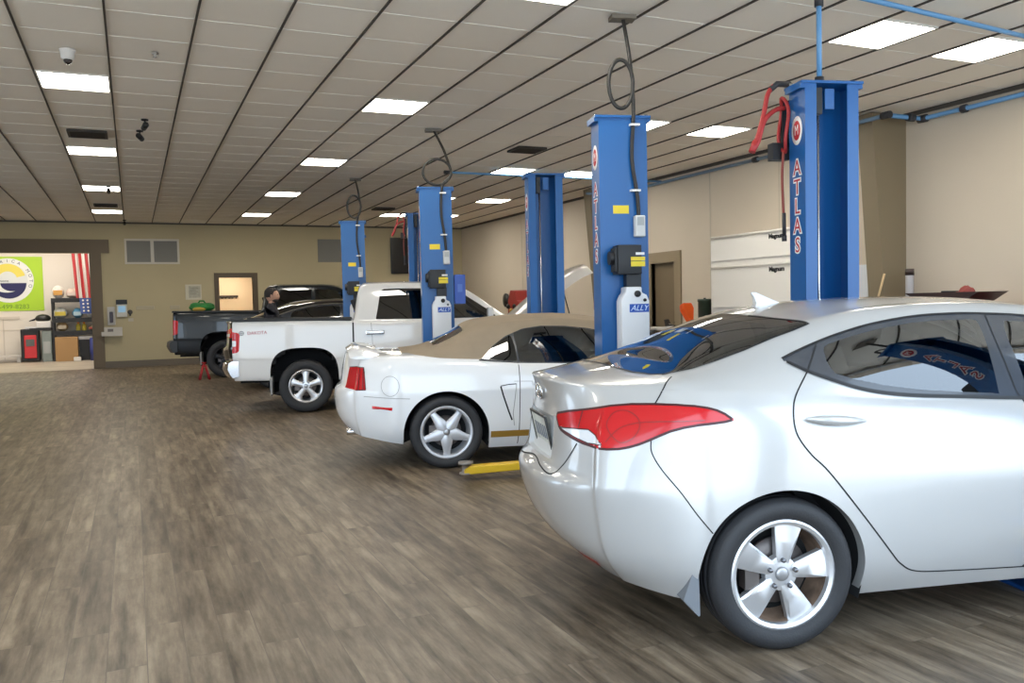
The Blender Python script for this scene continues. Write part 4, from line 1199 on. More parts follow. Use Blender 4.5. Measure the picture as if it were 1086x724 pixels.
    for x in (0, 3.33):
        for s in (-1, 1): make_wheel(T, .36, .245, .216, 'chunk', x, s * .765, s, alloy if hood_open else mat('black wheel steel', (.03, .03, .032), .4, .6), -PI / 2 + PI / 5)
    if hood_open:
        # raised hood: hinge at the windshield base
        HM = Matrix.Translation((2.98, 0, 1.225)) @ Matrix.Rotation(math.radians(-40), 4, 'Y')
        q = MB(); rows = []
        for i in range(9):
            x = i / 8 * 1.34; w = .72 - .10 * (i / 8) ** 2.5
            zt = -.03 * (i / 8) ** 2 - .09 * (i / 8) ** 6
            rows.append([q.bm.verts.new(HM @ Vector((x - .05 * abs(j / 6) ** 2 * (i / 8), w * j / 6, zt - .025 * (j / 6) ** 2 - .13 * abs(j / 6) ** 9))) for j in range(-6, 7)])
        for a, b_ in zip(rows[:-1], rows[1:]):
            for j in range(12): q.bm.faces.new((a[j], a[j + 1], b_[j + 1], b_[j]))
        g = bmesh.ops.solidify(q.bm, geom=list(q.bm.faces), thickness=.035)
        q.build('hood', paint, T, smooth=True)
        q = MB(); q.tube([(3.85, -.55, 1.02), tuple(HM @ Vector((.85, -.55, -.05)))], .009, 8); q.build('hood_prop', mat('black rod', (.02, .02, .02), .4), T)
        q = MB(); q.box(3.0, 3.6, -.35, .35, .85, 1.10); q.box(3.15, 3.5, -.2, .2, 1.1, 1.16); q.bevel(.03, 2); q.build('engine', mat('engine dark grey', (.06, .06, .06), .5, .4), T)
    return T
make_pickup('white_pickup', 'white crew-cab pickup truck with raised hood and chrome rear bumper', (2.323, 12.45, 0), mat('truck white paint', (.78, .77, .75), .3, 0, coat=1.0), 3, True, 'DAKOTA')
make_pickup('dark_pickup', 'dark navy pickup truck parked closest to the tan back wall', (1.98, 19.55, 0), mat('dark navy paint', (.006, .010, .014), .25, .1, coat=.6), 2, False, None, 1.10, mat('black bumper steel', (.02, .02, .02), .4))

# ------------------------------------------------------------------ black sedan between the two trucks
BS = thing('black_sedan', 'black sedan seen between the white pickup bed and the dark pickup', 'car', (2.48, 16.31, 0), HEAD, 'cars parked in the service bays')
BS.scale = (1.12,) * 3
blackp = mat('black car paint', (.008, .008, .009), .15, .0, coat=1.0)
T_bs, P_bs = dress(BS, sedan_spec(), Dsed, blackp, 2)
sink_recess(P_bs).data.materials[0] = blackp
wheel_well(BS, 0, .302, .352, .45, .87); wheel_well(BS, 2.7, .302, .352, .45, .87)
for x in (0, 2.7):
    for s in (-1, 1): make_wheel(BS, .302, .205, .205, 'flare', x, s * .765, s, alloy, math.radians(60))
q = MB()
for s in (-1, 1): ribbon(q, T_bs, 'xz', dlo[:18], .022, s, lift=.004)  # reflections along the roof rail, put in as pale strips
absorb(P_bs['body'], q, mat('painted rail reflection', (.6, .6, .58), .2, .9))
q = MB(); q.box(-.40, 3.1, -.60, .60, .20, .28); q.build('underbody', mat('underbody black', (.01, .01, .01), .9), BS)
for s in (-1, 1): seat_mesh(BS, 1.35, s * .36, .32, cabin)
# ------------------------------------------------------------------ two-post lifts
blue = mat('lift blue paint', (.009, .105, .335), .30, 0)
dblue = mat('lift inner blue', (.008, .06, .22), .4)
yellow = mat('lift arm yellow', (.75, .48, .02), .45)
blackp_ = mat('black plastic', (.009, .009, .010), .45)
tankm = mat('white oil tank', (.76, .77, .78), .35)
steel = mat('bright steel', (.65, .65, .66), .25, .9)
redt = mat('red lettering', (.50, .02, .03), .5)
whitet = mat('white lettering', (.85, .84, .82), .5)
LH = 2.88
AZ = math.atan2(.969, .247)           # direction from the near post to its partner, as an angle
LROT = AZ - PI / 2                    # local +y points at the partner post, local -x faces the aisle
def channel(q, x0, x1, yb, yf, z0, z1, w=.012, lip=.085, out=1):
    """C-section post: back at yb, lips at yf"""
    s = 1 if yf > yb else -1
    pr = [(x0, yb), (x1, yb), (x1, yf), (x1 - lip, yf), (x1 - lip, yf - s * w), (x1 - w, yf - s * w), (x1 - w, yb + s * w), (x0 + w, yb + s * w), (x0 + w, yf - s * w), (x0 + lip, yf - s * w), (x0 + lip, yf), (x0, yf)]
    q.prism(pr, z0, z1, axis='z')
W, Dp = .40, .22
def post_common(t, sgn):
    """sgn: direction (local y) of the open side"""
    q = MB(); channel(q, -W / 2, W / 2, -sgn * Dp / 2, sgn * Dp / 2, .02, LH); q.build('column', blue, t)
    q = MB(); q.box(-W / 2 - .06, W / 2 + .06, -.20, .20, .0, .025); q.build('base_plate', blue, t)
    q = MB(); q.box(-W / 2 - .03, W / 2 + .03, -Dp / 2 - .015, Dp / 2 + .015, LH, LH + .018)
    for a in (-1, 1): q.box(a * (W / 2 + .012) - .02, a * (W / 2 + .012) + .02, -Dp / 2, Dp / 2, LH - .03, LH)
    q.build('top_plate', blue, t)
    for a in (-1, 1):
        q = MB(); q.lathe([(0, .02), (.014, .02), (.014, -.03), (0, -.03)], 8, Matrix.Translation((a * (W / 2 + .012), -sgn * .06, LH + .018)));
        q.build('bolt', steel, t)
    q = MB(); q.tube([(-.055, sgn * .02, .3), (-.055, sgn * .02, LH - .02)], .010, 8); q.build('cable', steel, t)
    q = MB(); q.box(-W / 2 + .03, W / 2 - .03, -sgn * .05 - .05, -sgn * .05 + .05 + sgn * .06, .10, .62); q.box(-W / 2 - .02, W / 2 + .02, sgn * .15 - .045, sgn * .15 + .045, .08, .20); q.build('carriage', blue, t)
    # writing down the aisle-facing side: emblem and name
    M = frame((-W / 2 - .0015, 0, 0), Vector((0, -1, 0)), Vector((0, 0, 1)), Vector((-1, 0, 0)))
    for k, ch in enumerate('ATLAS'):
        Mk = M @ Matrix.Translation((0, LH - .56 - .135 * k, 0))
        text_mesh('letter', ch, .150, whitet, t, Mk, .001, bold=.010); text_mesh('letter', ch, .150, redt, t, Mk @ Matrix.Translation((0, 0, .0012)), .001)
    q = MB(); ME = M @ Matrix.Translation((0, LH - .30, 0)) @ Matrix.Diagonal((.72, 1.0, 1, 1))
    q.lathe([(0, .0015), (.098, .0015), (.10, 0)], 24, ME); e = q.build('emblem', whitet, t)
    q = MB(); q.lathe([(0, .003), (.066, .003), (.068, .0015)], 24, ME); q.build('emblem_disc', redt, e)
    text_mesh('emblem_letter', 'M', .10, whitet, e, ME @ Matrix.Translation((0, 0, .0035)), .001)
def arm(t, x0, y0, x1, y1, m=yellow):
    a = math.atan2(y1 - y0, x1 - x0); L = math.hypot(x1 - x0, y1 - y0)
    M = Matrix.Translation((x0, y0, 0)) @ Matrix.Rotation(a, 4, 'Z')
    q = MB(); q.prism([(0, .15), (L * .55, .135), (L * .55, .055), (0, .055)], -.07, .07, M, axis='y'); q.prism([(L * .5, .125), (L - .05, .115), (L, .09), (L, .05), (L * .5, .065)], -.05, .05, M, axis='y')
    q.bevel(.006, 1); o = q.build('swing_arm', m, t)
    q = MB(); MM = M @ Matrix.Translation((L - .02, 0, .05)); q.lathe([(0, .0), (.055, 0), (.055, .012), (.03, .02), (.03, .075), (.062, .08), (.062, .10), (0, .10)], 16, MM)
    q.build('lift_pad', mat('worn steel pad', (.30, .27, .24), .5, .6), o)
def near_post(x, y, label, ceil_xy, kind):
    t = thing('lift_post', label, 'vehicle lift', (x, y, 0), LROT, 'blue two-post vehicle lifts')
    post_common(t, 1)
    yb = -Dp / 2          # outer face, towards the aisle end of the hall
    # power unit: motor block over a white oil tank
    q = MB(); q.box(-.105, .09, yb - .16, yb - .012, 1.63, 1.86)
    for i in range(5): q.box(-.125, -.105, yb - .15 + i * .028, yb - .135 + i * .028, 1.65, 1.84)
    q.bevel(.012, 2); q.tube([(-.10, yb - .08, 1.76), (-.155, yb - .08, 1.76)], .055, 14); q.box(-.02, .10, yb - .11, yb - .02, 1.53, 1.64)
    mo = q.build('motor', blackp_, t, smooth=True)
    q = MB(); q.box(-.0, .115, yb - .165, yb - .160, 1.735, 1.765); q.box(-.0, .115, yb - .165, yb - .160, 1.69, 1.73); q.build('warning_label', mat('yellow label', (.80, .62, .03), .5), mo)
    q = MB(); q.box(.04, .11, yb - .165, yb - .160, 1.78, 1.80); q.build('rating_plate', whitet, mo)
    q = MB()
    q.prism([(-.085, .90), (.145, .90), (.145, 1.42), (.125, 1.465), (.085, 1.485), (.085, 1.53), (-.045, 1.53), (-.045, 1.485), (-.065, 1.465), (-.085, 1.42)], yb - .17, yb - .02, axis='y')
    q.bevel(.014, 2); tk = q.build('oil_tank', tankm, t, smooth=True)
    q = MB(); q.lathe([(0, -.02), (.022, -.02), (.026, -.012), (.026, .01)], 14, Matrix.Translation((.045, yb - .172, 1.475)), axis='y'); q.build('filler_cap', blackp_, tk)
    q = MB(); q.lathe([(0, -.012), (.012, -.012), (.014, .01)], 12, Matrix.Translation((.105, yb - .172, 1.425)), axis='y'); q.build('drain_plug', blackp_, tk)
    q = MB(); q.box(-.02, .138, yb - .1725, yb - .170, 1.33, 1.395); lb = q.build('tank_label', mat('label blue', (.012, .08, .42), .4), tk)
    MT = frame((.058, yb - .1728, 1.362), Vector((1, 0, 0)), Vector((0, 0, 1)), Vector((0, -1, 0)))
    text_mesh('label_text', 'ALLY', .062, mat('pale blue text', (.62, .75, .90), .5), lb, MT, .001, shear=.35)
    q = MB()
    for k in range(7): q.box(.0, .10 - .02 * (k % 3), yb - .1715, yb - .170, 1.03 - .022 * k, 1.036 - .022 * k)
    q.build('fine_print', mat('print grey', (.45, .45, .42), .6), tk)
    # cable up the post, through a coil, to the ceiling plate
    c = math.cos(-LROT); s = math.sin(-LROT); dx, dy = ceil_xy[0] - x, ceil_xy[1] - y
    cx, cy = dx * c - dy * s, dx * s + dy * c; zc = H
    xs_ = .085
    pts = [(xs_ + .03, yb - .03, 1.98), (xs_ + .02, yb - .03, 2.25), (xs_ - .02, yb - .025, 2.55), (xs_ + .0, yb - .02, LH + .02)]
    R = .20 if kind != 1 else .19; zc0 = LH + .26
    bx, by = xs_ - .0, yb - .02
    if kind == 0:  # tall oval coil
        loop = [(bx - .10 + .10 * math.cos(a) - .0, by, LH + .26 + .19 * math.sin(a)) for a in np.linspace(-.2, 2 * PI * 1 + .5, 26)]
    elif kind == 1:
        loop = [(bx - .06 + .175 * math.cos(a), by, LH + .20 + .16 * math.sin(a)) for a in np.linspace(-.3, 2 * PI + .4, 26)]
    else:
        loop = [(bx - .05 + .115 * math.cos(a), by, LH + .26 + .19 * math.sin(a)) for a in np.linspace(-.2, 2 * PI + .5, 26)]
    lx, ly, lz = loop[-1]
    tail = [(lx + (cx - lx) * k, ly + (cy - ly) * k, lz + (zc - lz) * (k ** .8)) for k in (.25, .5, .75, 1)]
    path = smooth_poly(pts + loop + tail, 3, False)
    q = MB(); q.tube([tuple(p) for p in path], .016, 8); pc = q.build('power_cable', mat('black cable', (.02, .018, .016), .5), t)
    q = MB(); q.box(cx - .10, cx + .10, cy - .06, cy + .06, H - .035, H - .001); q.build('ceiling_plate', mat('brown outlet plate', (.17, .145, .115), .5), pc)
    q = MB(); q.box(xs_ - .01, xs_ + .07, yb - .07, yb, 1.93, 2.10); q.bevel(.006, 1); sw = q.build('switch_box', mat('grey switch box', (.62, .63, .62), .4), t)
    q = MB(); q.box(xs_ + .002, xs_ + .058, yb - .073, yb - .070, 2.02, 2.085); q.build('switch_label', blackp_ if kind == 9 else mat('pale label', (.40, .42, .42), .5), sw)
    for zt in (2.30, LH - .06):
        q = MB(); q.box(xs_ - .035, xs_ + .045, yb - .045, yb, zt - .008, zt + .008); q.build('cable_tie', whitet, t)
    q = MB(); q.box(-.09, .04, yb - .004, yb, 2.12, 2.185); q.build('yellow_label', mat('yellow label', (.80, .62, .03), .5), t)
    arm(t, -.10, .15, *({0: (-1.32, .10), 1: (-.95, .22), 2: (-.95, .22), 3: (-.62, .18)}[kind])); arm(t, .10, .15, 1.05, .22)
    return t
def far_post(x, y, label):
    t = thing('lift_post', label, 'vehicle lift', (x, y, 0), LROT, 'blue two-post vehicle lifts')
    post_common(t, -1)
    q = MB(); q.box(-.02, .05, -.055, -.03, LH - .16, LH - .02); q.build('pulley_bracket', blue, t)
    q = MB(); q.box(-.10, -.055, -.08, .0, LH - .20, LH - .02); q.build('pulley_block', blackp_, t)
    arm(t, -.10, -.15, -1.0, -.22); arm(t, .10, -.15, 1.0, -.22)
    return t
near_post(3.65, 5.94, 'blue lift post with white oil tank in front of the white convertible door', (3.684, 5.909), 0)
near_post(3.54, 10.19, 'blue lift post with white oil tank in front of the white pickup cab', (3.657, 10.531), 1)
near_post(3.53, 14.52, 'blue lift post with white oil tank just behind the white pickup cab', (3.72, 15.0), 2)
near_post(4.12, 1.585, 'blue lift post on the near side of the silver sedan, out of frame', (4.12, 1.6), 3)
far_post(4.47, 4.55, 'tall blue open-channel lift post behind the silver sedan roof')
far_post(4.39, 8.81, 'blue open-channel lift post behind the tan soft top')
far_post(4.28, 13.07, 'blue lift post half hidden behind the pickup cab post')
far_post(4.27, 17.40, 'blue lift post farthest back in the hall, hidden behind another post')
for i, ((a, b_), (c, d)) in enumerate((((3.73, 1.68), (4.47, 4.55)), ((3.65, 5.94), (4.39, 8.81)), ((3.54, 10.19), (4.28, 13.07)), ((3.53, 14.52), (4.27, 17.4)))):
    L = math.hypot(c - a, d - b_)
    q = MB(); q.box(-.16, .16, .21, L - .21, 0, .022); q.bevel(.006, 1)
    o = q.build('floor_plate', dblue, None); o.location = (a, b_, 0); o.rotation_euler = (0, 0, LROT)
    tag(o, 'flat blue steel floor plate under the ' + ('silver sedan', 'white convertible', 'white pickup', 'black sedan')[i], 'lift floor plate', 'floor plates joining the lift posts')
# ------------------------------------------------------------------ pipes and hoses
pipeb = mat('sky blue air pipe', (.13, .32, .58), .4)
pipeg = mat('grey blue pipe', (.16, .24, .33), .45)
fit = mat('black pipe fitting', (.03, .03, .035), .5)
def pipe(name, pts, r, label, m=pipeb, fits=(), fr=1.7):
    q = MB(); q.tube(pts, r, 10); o = q.build(name, m); tag(o, label, 'pipe')
    for (a, b_) in fits:
        f = MB(); f.tube([a, b_], r * fr, 10); f.build('pipe_fitting', fit, o)
    return o
XW = XR - .07
pipe('ceiling_air_pipe', [(XW, 1.0, 3.60), (XW, 7.56, 3.60), (XW - .58, 7.56, 3.60)], .028, 'blue air pipe along the top of the right wall in front of the nearest column', fits=[((XW, 7.50, 3.6), (XW, 7.62, 3.6)), ((XW, 6.95, 3.6), (XW, 7.02, 3.6)), ((XW - .26, 7.56, 3.6), (XW - .16, 7.56, 3.6))])
pipe('ceiling_air_pipe', [(XW - .62, 7.56, 3.60), (XW - .62, 8.41, 3.60), (XW, 8.41, 3.60), (XW, 14.98, 3.60), (XW - .62, 14.98, 3.6)], .026, 'grey blue air pipe along the right wall between the two columns', pipeg, fits=[((XW, 14.92, 3.6), (XW, 15.02, 3.6)), ((XW, 10.6, 3.6), (XW, 10.7, 3.6)), ((XW - .62, 7.5, 3.6), (XW - .62, 7.62, 3.6))])
pipe('ceiling_air_pipe', [(4.58, 4.71, 3.64), (9.05, 5.12, 3.64)], .020, 'blue air pipe crossing the ceiling at upper right', fits=[((9.0, 5.115, 3.64), (9.08, 5.12, 3.64))])
pipe('ceiling_air_pipe', [(4.58, 4.70, 3.70), (4.58, 4.70, 2.93)], .019, 'short vertical blue pipe dropping to the tallest lift post', fits=[((4.58, 4.70, 3.62), (4.58, 4.70, 3.50)), ((4.58, 4.70, 3.0), (4.58, 4.70, 2.90))])
pipe('ceiling_air_pipe', [(4.85, 13.31, 3.62), (9.05, 13.25, 3.62)], .018, 'thin blue air pipe crossing the ceiling behind the lift posts', fits=[((4.80, 13.31, 3.62), (4.9, 13.31, 3.62))])
redh = mat('red rubber hose', (.42, .03, .03), .45)
def hose_reel(loc, label):
    t = thing('hose_reel', label, 'hose', loc, LROT, 'red hose reels on the lift posts')
    q = MB(); q.box(-.13, -.02, -.03, .05, -.48, -.36); q.box(-.05, .0, -.02, .02, -.48, -.06); q.build('bracket', blackp_, t)
    q = MB()
    q.tube([(-.06 + .012 * math.sin(a * 3), -.05 + .10 * math.cos(a) * .6, -.24 + .19 * math.sin(a)) for a in np.linspace(0, 6 * PI, 70)], .013, 8)
    q.build('coiled_hose', redh, t)
    pts = smooth_poly([(0, 0, .06), (-.10, -.02, .05), (-.17, -.04, -.02), (-.21, -.06, -.15), (-.26, -.08, -.30), (-.31, -.09, -.42), (-.27, -.09, -.36), (-.22, -.08, -.22), (-.13, -.06, -.14), (-.05, -.05, -.12)], 5, False)
    q = MB(); q.tube([tuple(p) for p in pts], .017, 8); q.build('looped_hose', redh, t)
    q = MB(); q.tube([(.02, .0, .06), (-.09, -.02, .055), (-.15, -.03, .01)], .022, 8); q.build('hose_fitting', fit, t)
    q = MB(); q.tube([(-.29, -.085, -.36), (-.32, -.09, -.44)], [.02, .026], 8); q.build('hose_grip', redh, t)
    pts = smooth_poly([(-.06, -.05, -.43), (-.075, -.055, -.6), (-.07, -.06, -.85), (-.065, -.06, -1.0)], 5, False)
    q = MB(); q.tube([tuple(p) for p in pts], .010, 8); o = q.build('drop_hose', mat('dull red hose', (.28, .05, .035), .5), t)
    q = MB(); q.tube([(-.066, -.06, -.86), (-.065, -.06, -1.02)], .014, 8); q.tube([(-.065, -.06, -1.02), (-.065, -.06, -1.06)], .018, 8); q.build('hose_coupling', fit, o)
    return t
hose_reel((4.47 - .14, 4.55 + .20, LH), 'red hose loops and reel on the tallest lift post')
h2 = hose_reel((4.28 - .16, 13.07 + .22, LH), 'red hose loop on the half hidden post behind the pickup cab post')
h2.scale = (.75,) * 3

# ------------------------------------------------------------------ ceiling fittings
dk = mat('dark grille', (.035, .028, .022), .7)
def vent(n, m, label):
    t = thing('ceiling_vent', label, 'vent', (GX0 + TS * (n + .5), GY0 + TYS * (m + .5), H), 0, 'dark ceiling vents')
    q = MB()
    for k in range(7):
        y = -.18 + k * .06; q.prism([(y - .02, .0), (y + .015, -.022), (y + .02, -.018), (y - .012, .006)], -.20, .20, axis='x')
    q.build('grille', dk, t)
    q = MB()
    for a in (-1, 1): q.box(a * .215 - .015, a * .215 + .015, -.215, .215, -.02, .008); q.box(-.2, .2, a * .205 - .015, a * .205 + .015, -.02, .008)
    q.box(-.2, .2, -.2, .2, .005, .009); q.build('frame', dk, t)
vent(1, 7, 'dark ceiling vent between the nearest two lit panels on the left')
vent(10, 6, 'dark square ceiling vent left of the tall lift post')
vent(10, 18, 'dark ceiling vent near the back wall above the television')
vent(1, 19, 'dark ceiling vent beside the last lit panels on the left')
t = thing('ceiling_camera', 'small white dome security camera on the ceiling at upper left', 'camera', (-.43, 8.35, H)); t.scale = (.78,) * 3
q = MB(); q.lathe([(0, 0), (.085, 0), (.085, -.02), (.075, -.025), (.068, -.10), (.05, -.115), (0, -.12)], 24); q.build('housing', mat('white camera shell', (.75, .72, .68), .4), t)
q = MB(); q.lathe([(0, -.165), (.02, -.16), (.04, -.14), (.048, -.115), (0, -.11)], 20); q.build('lens_dome', mat('smoked dome', (.03, .022, .02), .1), t)
def spot(x, y, label, rz):
    t = thing('spot_camera', label, 'camera', (x, y, H), rz); t.scale = (.8,) * 3
    q = MB(); q.lathe([(0, 0), (.055, 0), (.05, -.02), (.012, -.025), (.012, -.06), (0, -.06)], 16); q.build('mount', blackp_, t)
    M = Matrix.Translation((0, 0, -.10)) @ Matrix.Rotation(math.radians(70), 4, 'X')
    q = MB(); q.lathe([(0, -.07), (.04, -.07), (.045, .05), (.03, .075), (0, .075)], 16, M); q.build('barrel', blackp_, t)
spot(.22, 11.05, 'small black ceiling camera, the upper of the two in the picture', .3)
spot(.17, 11.75, 'small black ceiling camera, the lower of the two in the picture', -.5)
spot(-.315, 17.1, 'small black fixture hanging in front of the third lit panel', 0)
spot(-.10, 23.2, 'small black camera on the ceiling by the back wall', 0)
q = MB(); q.lathe([(0, 0), (.03, 0), (.03, -.01), (.008, -.02), (.02, -.04), (0, -.042)], 12); o = q.build('ceiling_sprinkler', mat('brass grey', (.35, .32, .28), .4, .6)); o.location = (.27, 8.2, H); tag(o, 'tiny sprinkler head on the ceiling right of the dome camera', 'sprinkler')

# ------------------------------------------------------------------ on the back wall
def wall_vent(x0, x1, z0, z1, label, panes, fm, gm):
    t = thing('wall_vent', label, 'vent', ((x0 + x1) / 2, YB, (z0 + z1) / 2), 0)
    w, h = (x1 - x0) / 2, (z1 - z0) / 2; f = .05
    q = MB()
    q.box(-w, w, -.03, 0, h - f, h); q.box(-w, w, -.03, 0, -h, -h + f); q.box(-w, -w + f, -.03, 0, -h + f, h - f); q.box(w - f, w, -.03, 0, -h + f, h - f)
    if panes == 2: q.box(-f * .8, f * .8, -.03, 0, -h + f, h - f)
    q.build('frame', fm, t)
    for i in range(panes):
        a = -w + f + i * (2 * w - 2 * f) / panes; c = a + (2 * w - 2 * f) / panes
        q = MB(); n = 16
        for k in range(n):
            z = -h + f + (k + .5) * (2 * h - 2 * f) / n; q.box(a, c, -.018, -.006, z - .012, z + .012)
        q.box(a, c, -.006, -.002, -h + f, h - f)
        q.build('grille', gm, t)
wf = mat('white vent frame', (.62, .58, .50), .5); gg = mat('grey vent slats', (.22, .21, .185), .6)
wall_vent(-.13, 1.18, 2.65, 3.30, 'pair of grey wall vents in a white frame above the wall phone', 2, wf, gg)
wall_vent(4.80, 5.46, 2.70, 3.34, 'single grey square wall vent beside a blue post', 1, gg, gg)
t = thing('wall_mounted_television', 'black wall-mounted television on the back wall', 'television', (7.50, YB - .02, 2.88))
q = MB(); q.box(-.62, .62, -.09, -.03, -.52, .52); q.bevel(.015, 2); q.build('screen', mat('black screen', (.006, .006, .007), .25), t)
q = MB(); q.box(-.15, .15, -.03, .018, -.2, .2); q.build('wall_bracket', blackp_, t)
t = thing('wall_notice', 'small framed pale notice on the tan back wall', 'sign', (1.49, YB, 1.91))
q = MB(); q.box(-.20, .20, -.02, 0, -.2, .2); q.build('frame', mat('cream frame', (.62, .58, .47), .6), t)
q = MB(); q.box(-.12, .17, -.024, -.019, -.15, .16); q.build('sheet', mat('notice sheet', (.45, .43, .35), .7, vary=.12, vscale=14), t)
q = MB()
for k in range(4): q.box(-.09, .12 - .05 * (k % 2), -.0255, -.024, .10 - .05 * k, .115 - .05 * k)
q.build('print_lines', mat('notice print', (.25, .24, .2), .8), t)
# wall station left of the dark pickup
t = thing('time_clock', 'dark-topped wall clock station with a blue screen on the tan wall', 'clock', (-.25, YB, 1.52))
q = MB(); q.box(-.12, .12, -.06, 0, -.22, .10); q.build('case', mat('pale case', (.60, .58, .52), .5), t)
q = MB(); q.box(-.13, .13, -.07, 0, .10, .22); q.build('top_cap', blackp_, t)
q = MB(); q.box(-.085, .085, -.066, -.06, -.10, .06); q.build('screen', mat('pale blue screen', (.25, .45, .62), .3, emit=(.3, .55, .8), estr=.25), t)
t = thing('wall_phone', 'grey wall phone with dark handset beside the clock station', 'phone', (-.50, YB, 1.36))
q = MB(); q.box(-.09, .09, -.05, 0, -.26, .20); q.bevel(.01, 2); q.build('base', mat('phone base', (.50, .48, .45), .5), t)
q = MB(); q.box(-.04, .04, -.10, -.05, -.20, .08); q.bevel(.015, 2); q.build('handset', mat('dark handset', (.07, .055, .07), .4), t)
t = thing('wall_shelf', 'small pale wall tray under the wall phone', 'shelf', (-.50, YB, .90))
q = MB(); q.box(-.24, .24, -.16, 0, -.08, -.05); q.box(-.24, .24, -.012, 0, -.05, .14); q.box(-.24, .24, -.16, -.14, -.05, .03); q.build('tray', mat('pale tray', (.60, .56, .50), .6), t)
q = MB(); q.box(-.1, .03, -.018, -.012, .02, .10); q.build('tray_label', mat('dark mark', (.18, .16, .15), .6), t)
q = MB(); q.lathe([(0, 0), (.06, 0), (.06, -.03), (.03, -.045), (0, -.045)], 16, axis='y'); q.box(-.02, .02, -.05, 0, -.10, -.05); o = q.build('wall_mounted_intercom', mat('dark intercom', (.06, .055, .05), .5)); o.location = (-.06, YB, 1.42); tag(o, 'small dark round intercom right of the clock station', 'intercom')
q = MB(); q.box(-.06, .06, -.02, 0, -.04, .04); q.box(-.02, .02, -.03, -.02, -.02, .02); o = q.build('wall_switch', mat('switch plate', (.52, .48, .40), .5)); o.location = (-.05, YB, 1.22); tag(o, 'small beige switch plate below the intercom', 'switch')
for x, w, lb in ((.30, .22, 'wide faint outlet cover on the back wall right of the intercom'), (1.02, .12, 'narrow faint outlet cover on the back wall near the dark pickup tail')):
    q = MB(); q.box(-w, w, -.012, 0, -.05, .05); q.bevel(.006, 1); o = q.build('outlet_plate', mat('tan cover plate', (.47, .41, .29), .6)); o.location = (x, YB, 1.52); tag(o, lb, 'outlet')
# green and yellow winch bag on the dark pickup's tailgate end
t = thing('green_bag', 'green bag with yellow patch resting on the dark pickup bed cover', 'bag', (1.38, 19.55, 1.395), HEAD)
q = MB()
q.ball((0, 0, .09), (.27, .20, .10), 18); q.ball((-.13, 0, .13), (.12, .16, .07), 12); q.ball((.14, 0, .13), (.12, .16, .06), 12); q.tube([(-.08, 0, .17), (-.04, 0, .23), (.04, 0, .23), (.08, 0, .17)], .018, 8)
for v in q.bm.verts: v.co.z = max(0, v.co.z)
q.build('bag_body', mat('bright green cloth', (.02, .20, .035), .7), t)
q = MB(); q.ball((-.03, -.17, .05), (.14, .06, .05), 12); q.build('yellow_patch', mat('ochre yellow patch', (.45, .30, .04), .6), t)

# ------------------------------------------------------------------ back room
YR = AY
t = thing('banner_sign', 'lime green square banner with a round white emblem on the back room wall', 'banner', (-3.34, YR - .005, 2.34))
lime = mat('lime green vinyl', (.42, .66, .03), .5)
q = MB(); q.box(-.90, .90, -.012, 0, -.81, .81); q.build('sheet', lime, t)
def disc(r, y, m, name, a0=0, a1=2 * PI, r0=0., cx=0, cz=0, sx=1, sz=1):
    q = MB(); q.lathe([(r0, 0), (r, 0)], 48, Matrix.Translation((cx, y, cz)) @ Matrix.Diagonal((sx, 1, sz, 1)), axis='y', a0=a0, a1=a1); return q.build(name, m, t)
disc(.66, -.016, mat('banner white', (.80, .82, .80), .6), 'emblem_ring', cz=.10)
disc(.50, -.019, mat('banner pale grey', (.72, .75, .74), .6), 'emblem_field', cz=.10)
disc(.47, -.022, mat('banner yellow', (.80, .68, .12), .6), 'sun_arc', .25, PI - .25, .24, cx=-.02, cz=.13)
disc(.46, -.024, mat('banner navy', (.02, .02, .10), .6), 'wave', PI, 2 * PI, .0, cx=.0, cz=.02)
disc(.40, -.027, mat('banner white', (.80, .82, .80), .6), 'wave_gap', PI, 2 * PI - .9, .0, cx=-.06, cz=.04, sz=.75)
disc(.30, -.030, mat('banner navy', (.02, .02, .10), .6), 'boat_hull', PI, 2 * PI, .0, cx=.08, cz=.02, sz=.8)
navy = mat('banner lettering', (.09, .12, .14), .6)
for k, ch in enumerate('COSTA RICA MOTO'):
    a = math.radians(200 - k * 15.5)
    M = frame((.58 * math.cos(a), -.018, .10 + .58 * math.sin(a)), Vector((math.sin(a), 0, -math.cos(a))), Vector((math.cos(a), 0, math.sin(a))), Vector((0, -1, 0)))
    if ch != ' ': text_mesh('letter', ch, .13, navy, t, M, .001)
text_mesh('phone_number', '850-499-8283', .19, mat('banner number', (.14, .30, .03), .6), t, frame((-.02, -.014, -.69), Vector((1, 0, 0)), Vector((0, 0, 1)), Vector((0, -1, 0))), .001)
text_mesh('boat_name', 'MARINE', .07, navy, t, frame((-.12, -.032, .08), Vector((1, 0, 0)), Vector((0, 0, 1)), Vector((0, -1, 0))), .001)
# flag hung by its striped end
t = thing('hanging_flag', 'red and white striped flag with blue star field hanging in the back room', 'flag', (-1.26, YR - .86, 2.42), 0)
def cloth(x0, x1, z0, z1, off=0):
    q = MB(); g = {}
    for i in range(9):
        for j in range(13):
            u = i / 8; v = j / 12; z = z1 + (z0 - z1) * v
            g[i, j] = q.bm.verts.new((x0 + (x1 - x0) * u + .16 * (2.55 - 2.45 - z) * .35, off + .03 * math.sin(u * 6 + x0 * 20 + v * 2), z))
    for i in range(8):
        for j in range(12): q.bm.faces.new((g[i, j], g[i + 1, j], g[i + 1, j + 1], g[i, j + 1]))
    return q
fr_, fw_, fb_ = mat('flag red', (.55, .06, .07), .7), mat('flag white', (.80, .76, .72), .7), mat('flag blue', (.05, .09, .28), .7)
for k in range(7):
    x0 = -.30 + k * .60 / 7
    q = cloth(x0, x0 + .60 / 7, -.55, .86); q.build('red_stripe' if k % 2 == 0 else 'white_stripe', fr_ if k % 2 == 0 else fw_, t, smooth=True)
q = cloth(-.22, .30, -1.02, -.55); q.build('star_field', fb_, t, smooth=True)
q = MB()
